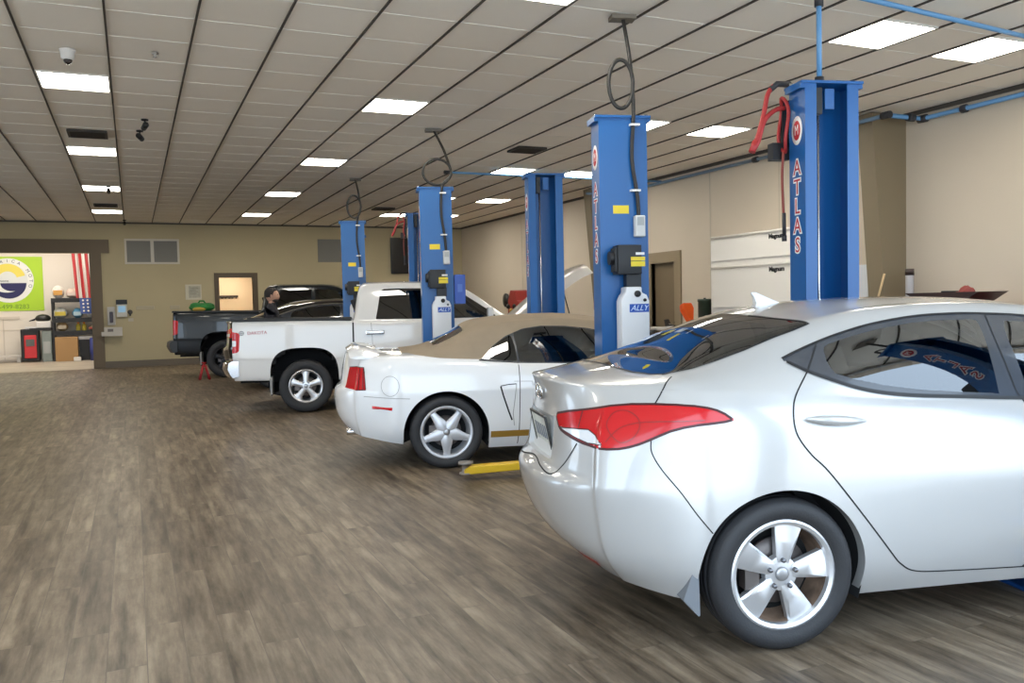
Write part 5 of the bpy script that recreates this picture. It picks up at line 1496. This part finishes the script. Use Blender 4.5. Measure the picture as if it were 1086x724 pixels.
for i in range(4):
    for j in range(4):
        q.ball((-.12 + i * .12 + .06 * (2.55 - 2.45 + .6 + j * .1) * .9, -.04, -.62 - j * .105), (.028, .006, .028), 8)
q.build('stars', fw_, t)
# shelving unit
t = thing('shelf_unit', 'black open shelving unit in the back room behind the wide opening', 'shelf', (-1.55, YR - .45, 0), 0)
bs = mat('black shelf plastic', (.015, .015, .016), .5)
for x in (-.62, .62):
    for y in (-.25, .25):
        q = MB(); q.box(x - .03, x + .03, y - .03, y + .03, 0, 1.86); q.build('upright', bs, t)
for z in (.86, 1.24, 1.84):
    q = MB(); q.box(-.65, .65, -.28, .28, z - .05, z + .02); q.box(-.65, .65, -.29, -.27, z - .09, z + .04); q.build('shelf_board', bs, t)
def lump(name, label, cat, x, z, rx, rz, color, group, ry=.14, seed=0, accent=None):
    random.seed(seed)
    t = thing(name, label, cat, (x, YR - .47, z + .004), 0, group)
    q = MB(); q.ball((0, 0, rz), (rx, ry, rz), 14)
    for v in q.bm.verts:
        k = 1 + .10 * math.sin(v.co.x * 31 + seed) * math.sin(v.co.z * 27 + seed * 2); v.co.x *= k; v.co.y *= k
        v.co.z = max(0, v.co.z)
    q.build('wrapping', mat(name + str(seed), color, .6, vary=.25, vscale=9), t)
    q = MB(); q.box(-rx * .7, rx * .7, -ry - .012, -ry + .03, rz * .55, rz * 1.25); q.build('band', mat(name + 'band' + str(seed), accent or color, .6), t)
G = 'bags and packs on the black shelving unit'
lump('parts_bag', 'orange and white bag on top of the shelves at left', 'bag', -2.02, 1.86, .17, .20, (.78, .72, .66), G, seed=1, accent=(.65, .33, .08))
lump('parts_bag', 'pink and cream bag on top of the shelves beside the flag', 'bag', -1.63, 1.86, .19, .16, (.72, .55, .47), G, seed=2, accent=(.75, .62, .55))
lump('parts_bag', 'small cream bag on top of the shelves under the flag', 'bag', -1.28, 1.86, .12, .14, (.66, .60, .50), G, seed=3, accent=(.5, .45, .4))
lump('parts_bag', 'grey white plastic bag on the second shelf at left', 'bag', -1.98, 1.26, .20, .17, (.52, .54, .52), G, seed=4, accent=(.62, .50, .08))
lump('parts_bag', 'blue packs on the second shelf in the middle', 'bag', -1.52, 1.26, .15, .16, (.10, .32, .52), G, seed=5, accent=(.45, .60, .66))
lump('parts_bag', 'white pack on the second shelf at right', 'bag', -1.13, 1.26, .15, .14, (.70, .70, .68), G, seed=6, accent=(.4, .4, .4))
lump('parts_bag', 'brown and cream pack on the third shelf at left', 'bag', -1.95, .88, .16, .15, (.48, .34, .18), G, seed=7, accent=(.66, .58, .45))
lump('parts_bag', 'red and tan pack on the third shelf at right', 'bag', -1.12, .88, .14, .09, (.55, .42, .28), G, seed=8, accent=(.5, .08, .06))
for k, (x, lb) in enumerate(((-1.52, 'yellow bottle with orange cap on the third shelf, left of two'), (-1.36, 'yellow bottle with orange cap on the third shelf, right of two'))):
    t = thing('oil_bottle', lb, 'bottle', (x, YR - .50, .884), 0, 'yellow bottles on the third shelf')
    q = MB(); q.lathe([(0, 0), (.06, 0), (.065, .02), (.065, .17), (.03, .21), (.025, .22), (0, .22)], 16); q.build('bottle_body', mat('bottle yellow', (.60, .50, .06), .4), t)
    q = MB(); q.lathe([(.033, .215), (.033, .28), (0, .28)], 12); q.build('cap', mat('cap orange', (.70, .22, .02), .4), t)
t = thing('cardboard_box', 'brown cardboard box on the floor under the shelves', 'box', (-1.83, YR - .72, 0), 0)
q = MB(); q.box(-.30, .30, -.17, .17, 0, .72); q.bevel(.008, 1); q.build('carton', mat('cardboard', (.42, .25, .11), .8), t)
q = MB(); q.box(-.025, .025, -.172, .172, .718, .724); q.build('tape', mat('packing tape', (.50, .36, .2), .4), t)
t = thing('paper_pack', 'small white paper pack on the floor before the cardboard box', 'pack', (-1.55, YR - 1.0, 0))
q = MB(); q.box(-.10, .10, -.06, .06, 0, .12); q.bevel(.02, 2); q.build('pack_body', mat('white paper', (.75, .73, .7), .7), t)
t = thing('black_bin', 'black bin with pale lid under the shelves right of the cardboard box', 'bin', (-1.33, YR - .55, 0))
q = MB(); q.prism([(-.15, 0), (.15, 0), (.18, .62), (-.18, .62)], -.17, .17, axis='y'); q.build('tub', bs, t)
q = MB(); q.box(-.19, .19, -.19, .19, .62, .72); q.bevel(.02, 2); q.build('lid', mat('grey lid', (.38, .38, .38), .5), t)
t = thing('blue_drum', 'dark blue drum beside the brown opening jamb', 'drum', (-1.08, YR - .92, 0))
q = MB(); q.lathe([(0, 0), (.13, 0), (.135, .3), (.14, .32), (.135, .34), (.13, .66), (.1, .68), (0, .68)], 20); q.build('drum_body', mat('drum blue', (.035, .05, .22), .4), t)
q = MB(); q.lathe([(0, .70), (.04, .70), (.04, .68)], 10, Matrix.Translation((.05, 0, 0))); q.build('bung', bs, t)
t = thing('floor_machine', 'red and black floor machine standing beside the grey bin', 'machine', (-2.80, YR - .45, 0))
q = MB(); q.box(-.24, .24, -.2, .2, .03, .98); q.bevel(.03, 2); q.build('cabinet', bs, t)
q = MB(); q.box(-.15, .17, -.23, -.18, .12, .80); q.bevel(.05, 2); q.build('front_panel', mat('machine red', (.62, .03, .035), .4), t)
q = MB(); q.box(-.10, .12, -.25, -.22, .48, .68); q.build('control_panel', mat('panel grey', (.12, .12, .11), .4), t)
q = MB(); q.box(-.12, .20, -.10, .14, .98, 1.05); q.bevel(.02, 2); q.build('white_top', mat('white top', (.72, .72, .72), .5), t)
t = thing('grey_bin', 'tall grey recycling bin between the red machine and the cardboard box', 'bin', (-2.33, YR - .45, 0))
q = MB(); q.box(-.16, .10, -.2, .2, 0, .92); q.bevel(.02, 2); q.build('tub', mat('bin grey green', (.24, .28, .27), .5, vary=.12, vscale=6), t)
q = MB(); q.box(-.12, .06, -.212, -.2, .25, .6); q.build('paper_label', mat('bin label', (.42, .44, .44), .6), t)
q = MB(); q.box(-.47, .10, -.22, .22, .93, 1.0); q.build('lid', bs, t)
t = thing('white_carton', 'white flat carton on the black counter in the back room', 'box', (-2.43, YR - .45, 1.002))
q = MB(); q.box(-.2, .2, -.16, .16, 0, .20); q.bevel(.03, 2); q.build('carton', mat('white carton', (.76, .74, .72), .5), t)
t = thing('helmet', 'black helmet on the white carton beside the shelves', 'helmet', (-2.45, YR - .45, 1.205))
q = MB(); q.ball((0, 0, .08), (.21, .17, .13), 18)
for v in q.bm.verts: v.co.z = max(0, v.co.z)
q.build('helmet_shell', mat('helmet black', (.02, .022, .022), .3), t)
q = MB(); q.prism([(-.22, .02), (-.36, .0), (-.36, .02), (-.2, .09)], -.1, .1, axis='y'); q.build('visor', bs, t)
b = MB(); b.box(AX0 - .3, -3.1, YR - .03, YR, 1.28, 1.36); b.box(AX0 - .3, -2.0, YR - .025, YR, 0, .07); b.box(-3.55, -3.52, YR - .012, YR, .07, 1.28); b.box(-4.4, -3.1, YR - .012, YR, .95, .955)
struct(b.build('trim_back_room', mat('white moulding', (.66, .60, .53), .7)))
t = thing('folding_bench', 'low dark bench along the white back room wall', 'bench', (-3.55, YR - .3, 0))
q = MB(); q.box(-.5, .5, -.14, .14, .16, .22); q.build('bench_top', mat('bench white', (.68, .64, .6), .6), t)
for x in (-.42, .42):
    q = MB(); q.box(x - .05, x + .05, -.1, .1, 0, .16); q.build('leg', mat('bench leg', (.72, .70, .66), .6), t)

# ------------------------------------------------------------------ along the right wall
wc = mat('white cabinet enamel', (.84, .81, .76), .4)
XC = 8.52
t = thing('tool_cabinet', 'large white tool cabinet with a hutch against the right wall', 'cabinet', (XC, 10.05, 0), 0)
q = MB(); q.box(0, .56, -1.15, 1.15, .08, 1.12); q.bevel(.01, 1); q.build('base_unit', wc, t)
q = MB(); q.box(-.03, .57, -1.18, 1.18, 1.13, 1.165); q.build('worktop', mat('dark worktop', (.03, .028, .026), .5), t)
q = MB(); q.box(.06, .56, -1.15, 1.15, 1.165, 2.42); q.bevel(.012, 2); q.build('hutch', wc, t)
for z0, z1 in ((1.28, 1.88), (2.02, 2.36)):
    q = MB(); q.box(.035, .062, -1.09, 1.09, z0, z1); q.bevel(.010, 2); dd = q.build('door', wc, t)
    q = MB(); q.tube([(.02, -1.08, z1 + .03), (.02, 1.08, z1 + .03)], .018, 8); q.build('handle_rail', mat('cabinet rail', (.70, .67, .62), .35), dd)
    M = frame((.030, -.42, z1 - .045), Vector((0, -1, 0)), Vector((0, 0, 1)), Vector((-1, 0, 0)))
    text_mesh('maker_text', 'Magnum', .095, blackp_, dd, M, .001, bold=.004)
q = MB(); q.lathe([(0, -.02), (.014, -.02), (.016, 0)], 10, Matrix.Translation((.055, .1, 2.0)) @ Matrix.Rotation(-PI / 2, 4, 'Y')); q.build('lock', steel, t)
for k in range(4):
    for y0, y1 in ((-1.1, -.02), (.02, 1.1)):
        q = MB(); q.box(-.012, .01, y0, y1, .14 + .24 * k, .35 + .24 * k); q.bevel(.006, 1); dr = q.build('drawer', wc, t)
        q = MB(); q.box(-.03, -.012, y0 + .05, y1 - .05, .32 + .24 * k, .34 + .24 * k); q.build('handle', steel, dr)
t = thing('white_board', 'white panel board leaning between the cabinet and the nearest column', 'board', (XR - .05, 8.64, 0))
q = MB(); q.box(-.03, .02, -.22, .22, .2, 1.84); q.bevel(.006, 1); q.build('panel', mat('cool white board', (.74, .76, .80), .4), t)
q = MB(); q.box(-.05, .03, -.22, .22, .0, .2); q.build('foot', steel, t)
t = thing('workbench', 'pale workbench with clutter against the right wall', 'bench', (8.60, 11.95, 0))
q = MB(); q.box(-.35, .48, -.62, .62, .90, .955); q.bevel(.01, 1); q.build('bench_top', mat('bench top pale', (.62, .60, .58), .5), t)
for x in (-.30, .42):
    for y in (-.56, .56):
        q = MB(); q.box(x - .035, x + .035, y - .035, y + .035, 0, .90); q.build('leg', steel, t)
t = thing('shop_vacuum_hose', 'orange plastic scoop standing on the workbench', 'tool', (8.55, 11.72, .955))
M = Matrix.Translation((0, .0, .08)) @ Matrix.Rotation(math.radians(-24), 4, 'X')
q = MB(); q.prism([(-.03, .0), (.03, 0), (.11, .24), (.09, .34), (-.09, .34), (-.11, .24)], -.06, .06, M, axis='y'); q.bevel(.02, 2); q.build('scoop_bowl', mat('bright orange plastic', (.80, .10, .01), .4), t)
t.name = 'orange_scoop'
q = MB(); q.tube([(0, 0, .0), (0, .0, .12)], [.05, .025], 10); q.build('handle', mat('pale handle', (.55, .5, .38), .5), t)
t = thing('green_canister', 'dark green canister on the workbench beside the white cabinet', 'canister', (8.62, 11.42, .955))
q = MB(); q.lathe([(0, 0), (.11, 0), (.11, .42), (.12, .43), (.12, .47), (0, .47)], 20); q.build('canister_body', mat('dark green tin', (.02, .035, .022), .4), t)
q = MB(); q.lathe([(.02, .47), (.02, .49), (0, .49)], 10); q.build('cap', blackp_, t)
t = thing('clamp_tool', 'small dark bracket lying on the far end of the workbench', 'tool', (8.50, 12.32, .955))
q = MB(); q.prism([(-.02, 0), (.2, 0), (.2, .03), (.06, .05), (.0, .13), (-.06, .12)], -.03, .03, Matrix.Rotation(-PI / 2, 4, 'Z'), axis='y'); q.build('bracket', blackp_, t)
q = MB(); q.tube([(0, .03, .06), (0, -.1, .04)], .012, 8); q.build('screw_rod', steel, t)
t = thing('paper_stack', 'loose white papers on the workbench', 'paper', (8.42, 11.98, .955))
for k in range(3):
    q = MB(); q.box(-.11, .11, -.15, .15, k * .006, k * .006 + .004, Matrix.Rotation(.3 * k, 4, 'Z')); q.build('sheet', mat('paper white', (.78, .77, .75), .8), t)
t = thing('tool_bag', 'black tool bag on a stand in front of the brown side door', 'bag', (8.30, 13.05, 0))
q = MB(); q.box(-.22, .22, -.35, .35, .0, .66); q.bevel(.03, 2); q.build('stand', mat('stand dark', (.05, .045, .04), .6), t)
q = MB(); q.box(-.20, .20, -.33, .33, .66, .96); q.bevel(.06, 3); q.tube([(0, -.2, .94), (0, -.1, 1.03), (0, .1, 1.03), (0, .2, .94)], .018, 8); q.build('bag_body', mat('black canvas', (.012, .012, .012), .8), t)
t = thing('tan_jar', 'tan round-topped jar with reddish label beside the black tool bag', 'jar', (8.05, 12.35, 0))
q = MB(); q.box(-.14, .14, -.14, .14, 0, .88); q.bevel(.02, 2); q.build('pedestal', mat('stand dark', (.05, .045, .04), .6), t)
q = MB(); q.lathe([(0, .88), (.085, .88), (.09, .90), (.09, 1.02), (.075, 1.07), (.04, 1.095), (0, 1.10)], 20); q.build('jar_body', mat('tan clay', (.42, .30, .19), .6), t)
q = MB(); q.lathe([(.0915, .92), (.0925, 1.0)], 20); q.build('label_band', mat('brick label', (.26, .09, .055), .6), t)
t = thing('parts_tray', 'shallow black tray on a red tool cart by the right wall', 'tray', (8.47, 6.66, 1.282))
q = MB(); q.prism([(-.22, 0), (.22, 0), (.30, .07), (.46, .155), (.42, .155), (.26, .075), (.20, .012), (-.20, .012), (-.26, .075), (-.44, .155), (-.48, .155)], -.24, .24, axis='x'); q.prism([(-.22, 0), (.22, 0), (.30, .07), (.46, .155), (-.48, .155), (-.30, .07)], -.245, -.235, axis='x'); q.prism([(-.22, 0), (.22, 0), (.30, .07), (.46, .155), (-.48, .155), (-.30, .07)], .235, .245, axis='x'); q.build('tray_body', mat('black oily tray', (.028, .010, .009), .4), t)
q = MB(); q.tube([(-.2, .0, .16), (.2, .0, .16)], .012, 8); q.build('rim_bar', blackp_, t)
t = thing('red_rag', 'crumpled red rag on the black tray', 'rag', (8.47, 6.50, 1.365))
q = MB(); q.ball((0, 0, .05), (.07, .09, .085), 14)
for v in q.bm.verts: v.co += Vector((.02 * math.sin(v.co.y * 60), .01 * math.sin(v.co.x * 70), .02 * math.sin(v.co.y * 50 + v.co.x * 40))); v.co.z = max(0, v.co.z)
q.build('cloth', mat('faded red cloth', (.30, .07, .06), .9), t)
q = MB(); q.ball((0, .12, .05), (.03, .03, .03), 8); q.build('knot', mat('faded red cloth', (.30, .07, .06), .9), t)
t = thing('tool_cart', 'red wheeled tool cart by the right wall behind the sedan', 'cart', (8.47, 6.66, 0))
q = MB(); q.box(-.26, .26, -.45, .45, .16, 1.28); q.bevel(.012, 1); q.build('cart_body', mat('tool cart red', (.38, .02, .02), .35), t)
for k in range(5):
    q = MB(); q.box(-.275, -.26, -.41, .41, .20 + .21 * k, .38 + .21 * k); q.bevel(.006, 1); dr = q.build('drawer', mat('tool cart red', (.38, .02, .02), .35), t)
    q = MB(); q.box(-.29, -.275, -.36, .36,   .34 + .21 * k, .36 + .21 * k); q.build('handle', steel, dr)
for x in (-.2, .2):
    for y in (-.38, .38):
        q = MB(); q.lathe([(0, -.025), (.07, -.025), (.08, -.012), (.08, .012), (.07, .025), (0, .025)], 16, Matrix.Translation((x, y, .08)), axis='y'); q.box(x - .03, x + .03, y - .03, y + .03, .13, .17); q.build('caster', blackp_, t)
q = MB(); q.tube([(8.58, 8.30, 0.02), (8.66, 7.80, 1.69)], .014, 8); o = q.build('broom_handle', mat('pale wood', (.62, .45, .25), .6)); tag(o, 'pale wooden broom handle leaning on the nearest olive column', 'broom')
q = MB(); q.box(8.48, 8.68, 8.28, 8.36, 0, .05); q.build('brush_head', mat('brush bristle', (.2, .15, .1), .9), o)
t = thing('gas_cylinder', 'slim grey upright cylinder with dark cap at the edge of the column', 'cylinder', (8.82, 7.56, 0))
q = MB(); q.lathe([(0, 0), (.048, 0), (.048, 1.68), (.044, 1.70), (0, 1.70)], 20); q.build('tube_body', mat('cylinder grey', (.46, .45, .46), .4), t)
q = MB(); q.lathe([(.052, 1.68), (.054, 1.66), (.052, 1.74), (0, 1.74)], 20); q.build('cap', mat('cap dark brown', (.07, .05, .045), .5), t)
# far right wall clutter: seen either side of the second open-channel post
redp = mat('dull red metal', (.30, .025, .02), .5)
t = thing('parts_washer', 'red and yellow parts stand against the right wall left of the open-channel post', 'stand', (8.62, 18.6, 0))
q = MB(); q.box(-.25, .3, -.55, .55, 0, 1.1); q.bevel(.03, 2); q.build('stand_body', redp, t)
q = MB(); q.prism([(-.45, 1.1), (.42, 1.1), (.38, 1.5), (.25, 1.75), (.0, 1.72), (-.12, 1.5), (-.35, 1.4)], -.2, .25, axis='x'); q.bevel(.03, 2); q.build('hood_shape', redp, t)
for k in range(4):
    q = MB(); q.ball((-.26, -.3 + .18 * k, 1.25 + .1 * (k % 2)), (.05, .06, .06), 8); q.build('fitting', mat('ochre fitting', (.5, .32, .06), .5) if k % 2 == 0 else blackp_, t)
t = thing('spray_bottle', 'red bottle with white label and cap against the column right of the open-channel post', 'bottle', (8.50, 14.55, 0))
q = MB(); q.box(-.25, .25, -.25, .25, 0, .92); q.bevel(.02, 2); q.build('drum_stand', mat('stand grey', (.25, .25, .25), .6), t)
q = MB(); q.lathe([(0, .92), (.16, .92), (.17, .95), (.17, 1.42), (.09, 1.62), (.05, 1.66), (0, 1.66)], 20); q.build('bottle_body', redp, t)
q = MB(); q.lathe([(.172, .98), (.172, 1.26)], 20); q.build('label_band', mat('white label', (.70, .68, .66), .6), t)
q = MB(); q.lathe([(.045, 1.66), (.045, 1.78), (0, 1.78)], 12); q.build('cap', whitet, t)
t = thing('wall_fan', 'small dark wall bracket with a fan head on the far right wall', 'fan', (XR, 20.2, 1.45))
q = MB(); q.tube([(0, 0, -.25), (-.12, 0, -.1), (-.15, 0, .05)], .02, 8); q.build('bracket', blackp_, t)
q = MB(); q.lathe([(0, -.03), (.17, -.03), (.18, .03), (0, .05)], 18, Matrix.Translation((-.2, 0, .06)) @ Matrix.Rotation(-PI / 2, 4, 'Y')); q.build('fan_head', blackp_, t)
t = thing('blue_control_box', 'small blue box mounted on the lift post in front of the white pickup cab', 'box', (3.54 + .10, 10.19 - .05, 1.60), LROT)
q = MB(); q.box(.10, .24, -.10, .04, -.17, .20); q.bevel(.008, 1); q.build('box_body', mat('mid blue enamel', (.05, .12, .50), .4), t)
q = MB(); q.box(.14, .20, -.106, -.10, -.02, .08); q.build('faceplate', mat('faceplate blue', (.10, .2, .6), .4), t)
t = thing('jack_stand', 'red jack stand on the floor beside the rear wheel of the dark pickup', 'jack', (1.30, 18.42, 0)); t.scale = (.85,) * 3
for a in range(4):
    an = PI / 4 + a * PI / 2
    q = MB(); q.tube([(.16 * math.cos(an), .16 * math.sin(an), 0), (.04 * math.cos(an), .04 * math.sin(an), .32)], .028, 6); q.build('leg', mat('jack red', (.40, .02, .025), .5), t)
q = MB(); q.lathe([(0, .30), (.06, .30), (.06, .34), (.03, .35), (.03, .39), (.06, .40), (.06, .42), (0, .42)], 14); q.build('ratchet_post', mat('jack red', (.40, .02, .025), .5), t)

# ------------------------------------------------------------------ person between the pickup and the black sedan
def make_person(name, label, loc, rz, H_=1.75):
    t = thing(name, label, 'person', loc, rz)
    k = H_ / 1.75
    J = {}; E_ = []; R_ = {}
    def j(n, p, r, par=None):
        J[n] = Vector(p) * k; R_[n] = r * k
        if par: E_.append((par, n))
    j('pelvis', (0, 0, .95), .135); j('waist', (.0, 0, 1.08), .13, 'pelvis'); j('chest', (.01, 0, 1.28), .15, 'waist'); j('upper', (0, 0, 1.40), .13, 'chest')
    j('neck', (.01, 0, 1.49), .058, 'upper'); j('skull0', (.02, 0, 1.56), .065, 'neck')
    for s, sn in ((1, 'l'), (-1, 'r')):
        j('sh' + sn, (-.005, s * .17, 1.41), .075, 'upper'); j('el' + sn, (.02, s * .24, 1.14), .048, 'sh' + sn); j('wr' + sn, (.20, s * .20, 1.02), .033, 'el' + sn)
        j('hip' + sn, (0, s * .095, .90), .10, 'pelvis'); j('kn' + sn, (.03, s * .11, .50), .062, 'hip' + sn); j('an' + sn, (-.01, s * .12, .09), .043, 'kn' + sn); j('to' + sn, (.15, s * .14, .045), .038, 'an' + sn)
    names = list(J); me = bpy.data.meshes.new('body')
    me.from_pydata([J[n] for n in names], [(names.index(a), names.index(b_)) for a, b_ in E_], [])
    def skin(me, radii, root):
        o = bpy.data.objects.new('tmp', me); COL.objects.link(o)
        md = o.modifiers.new('s', 'SKIN'); md.use_smooth_shade = True
        for i, r in enumerate(radii): me.skin_vertices[0].data[i].radius = (r, r)
        for v in me.skin_vertices[0].data: v.use_root = False
        me.skin_vertices[0].data[root].use_root = True
        sb_ = o.modifiers.new('u', 'SUBSURF'); sb_.levels = 2
        dg = bpy.context.evaluated_depsgraph_get(); dg.update()
        m2 = bpy.data.meshes.new_from_object(o.evaluated_get(dg)); bpy.data.objects.remove(o); return m2
    def sk(me):
        bm_ = bmesh.new(); bm_.from_mesh(me); bm_.verts.layers.skin.verify(); bm_.to_mesh(me); bm_.free(); return me
    body = skin(sk(me), [R_[n] for n in names], 0)
    skinm = mat('skin', (.50, .28, .19), .55); shirt = mat('black jacket', (.012, .012, .018), .8); jeans = mat('dark trousers', (.02, .022, .035), .8); shoe = mat('black shoes', (.01, .01, .01), .5)
    for m in (shirt, jeans, shoe, skinm): body.materials.append(m)
    for p in body.polygons:
        z = p.center.z / k; p.use_smooth = True
        p.material_index = 3 if z > 1.515 else 2 if z < .10 else 1 if z < .97 and abs(p.center.y) < .26 and p.center.x < .19 and not (z > .9 and abs(p.center.y) > .17) else 0
    b = link('body', body, t)
    # head
    q = MB(); q.ball((.03, 0, 1.635), (.095, .075, .118), 24)
    for v in q.bm.verts:
        x, y, z = v.co.x - .03, v.co.y, v.co.z - 1.635
        if z < -.02: v.co.y *= 1 + .9 * (z + .02) * 2; v.co.x += .018 * min(1, (-z - .02) / .08) * (1 if x > -.02 else 0)
        if x < -.02: v.co.x -= .012
        if x > .07 and abs(y) < .022 and -.035 < z < .012: v.co.x += .022 * (1 - abs(z + .018) / .04)
        if x > .06 and .012 < abs(y) < .045 and .0 < z < .03: v.co.x -= .006
    for v in q.bm.verts: v.co *= k
    hd_ = q.build('head', skinm, t, smooth=False)
    for p in hd_.data.polygons: p.use_smooth = True
    for s in (-1, 1):
        q = MB(); q.ball((.018 * k, s * .078 * k, 1.63 * k), (.022, .010, .034), 10); q.build('ear', skinm, hd_)
        q = MB(); q.ball((.112 * k, s * .030 * k, 1.648 * k), (.010, .013, .008), 10); q.build('eye', mat('eye dark', (.03, .02, .015), .2), hd_)
    q = MB(); q.ball((.122 * k, 0, 1.578 * k), (.008, .026, .007), 10); q.build('mouth', mat('lips', (.32, .13, .10), .5), hd_)
    q = MB(); q.ball((.012, 0, 1.665), (.112, .090, .108), 24)
    for v in list(q.bm.verts):
        x, y, z = v.co.x, v.co.y, v.co.z
        if (x > .055 and z < 1.70): v.co.x = .055 - (1.70 - z) * .35
        if z < 1.60: v.co.z = 1.60; v.co.x = min(v.co.x, .0)
        v.co += v.normal * .006 * math.sin(x * 90) * math.sin(y * 80)
    for v in q.bm.verts: v.co *= k
    h_ = q.build('hair', mat('dark brown hair', (.018, .012, .010), .7, bump=.6, bscale=160), hd_)
    for p in h_.data.polygons: p.use_smooth = True
    q = MB(); q.ball((.062, 0, 1.556), (.060, .060, .040), 16)
    for v in q.bm.verts: v.co *= k
    bd = q.build('beard', mat('dark brown hair', (.018, .012, .010), .7), hd_)
    # hands: palm and five curled fingers
    for s, sn in ((1, 'l'), (-1, 'r')):
        w = J['wr' + sn]; V_ = []; Eg = []; Rg = []
        def hv(p, r, par=None):
            V_.append(w + Vector((p[0], p[1] * s, p[2])) * k); Rg.append(r * k)
            if par is not None: Eg.append((par, len(V_) - 1))
            return len(V_) - 1
        a = hv((-.01, 0, 0), .026); c = hv((.05, 0, -.02), .030, a)
        for f, (dy, L) in enumerate(((.026, .075), (.009, .085), (-.009, .08), (-.026, .062))):
            p1 = hv((.085, dy, -.03), .011, c); p2 = hv((.085 + L * .5, dy * 1.1, -.045), .0095, p1); hv((.085 + L * .75, dy * 1.1, -.075), .008, p2)
        p1 = hv((.03, .035, -.02), .012, a); p2 = hv((.06, .055, -.03), .010, p1); hv((.09, .058, -.04), .008, p2)
        hm = bpy.data.meshes.new('hand'); hm.from_pydata(V_, Eg, [])
        m2 = skin(sk(hm), Rg, 0); m2.materials.append(skinm)
        for p in m2.polygons: p.use_smooth = True
        link('hand', m2, t)
    return t
make_person('person', 'dark-haired bearded person in black standing beyond the white pickup bed', (2.04, 14.02, 0), HEAD)
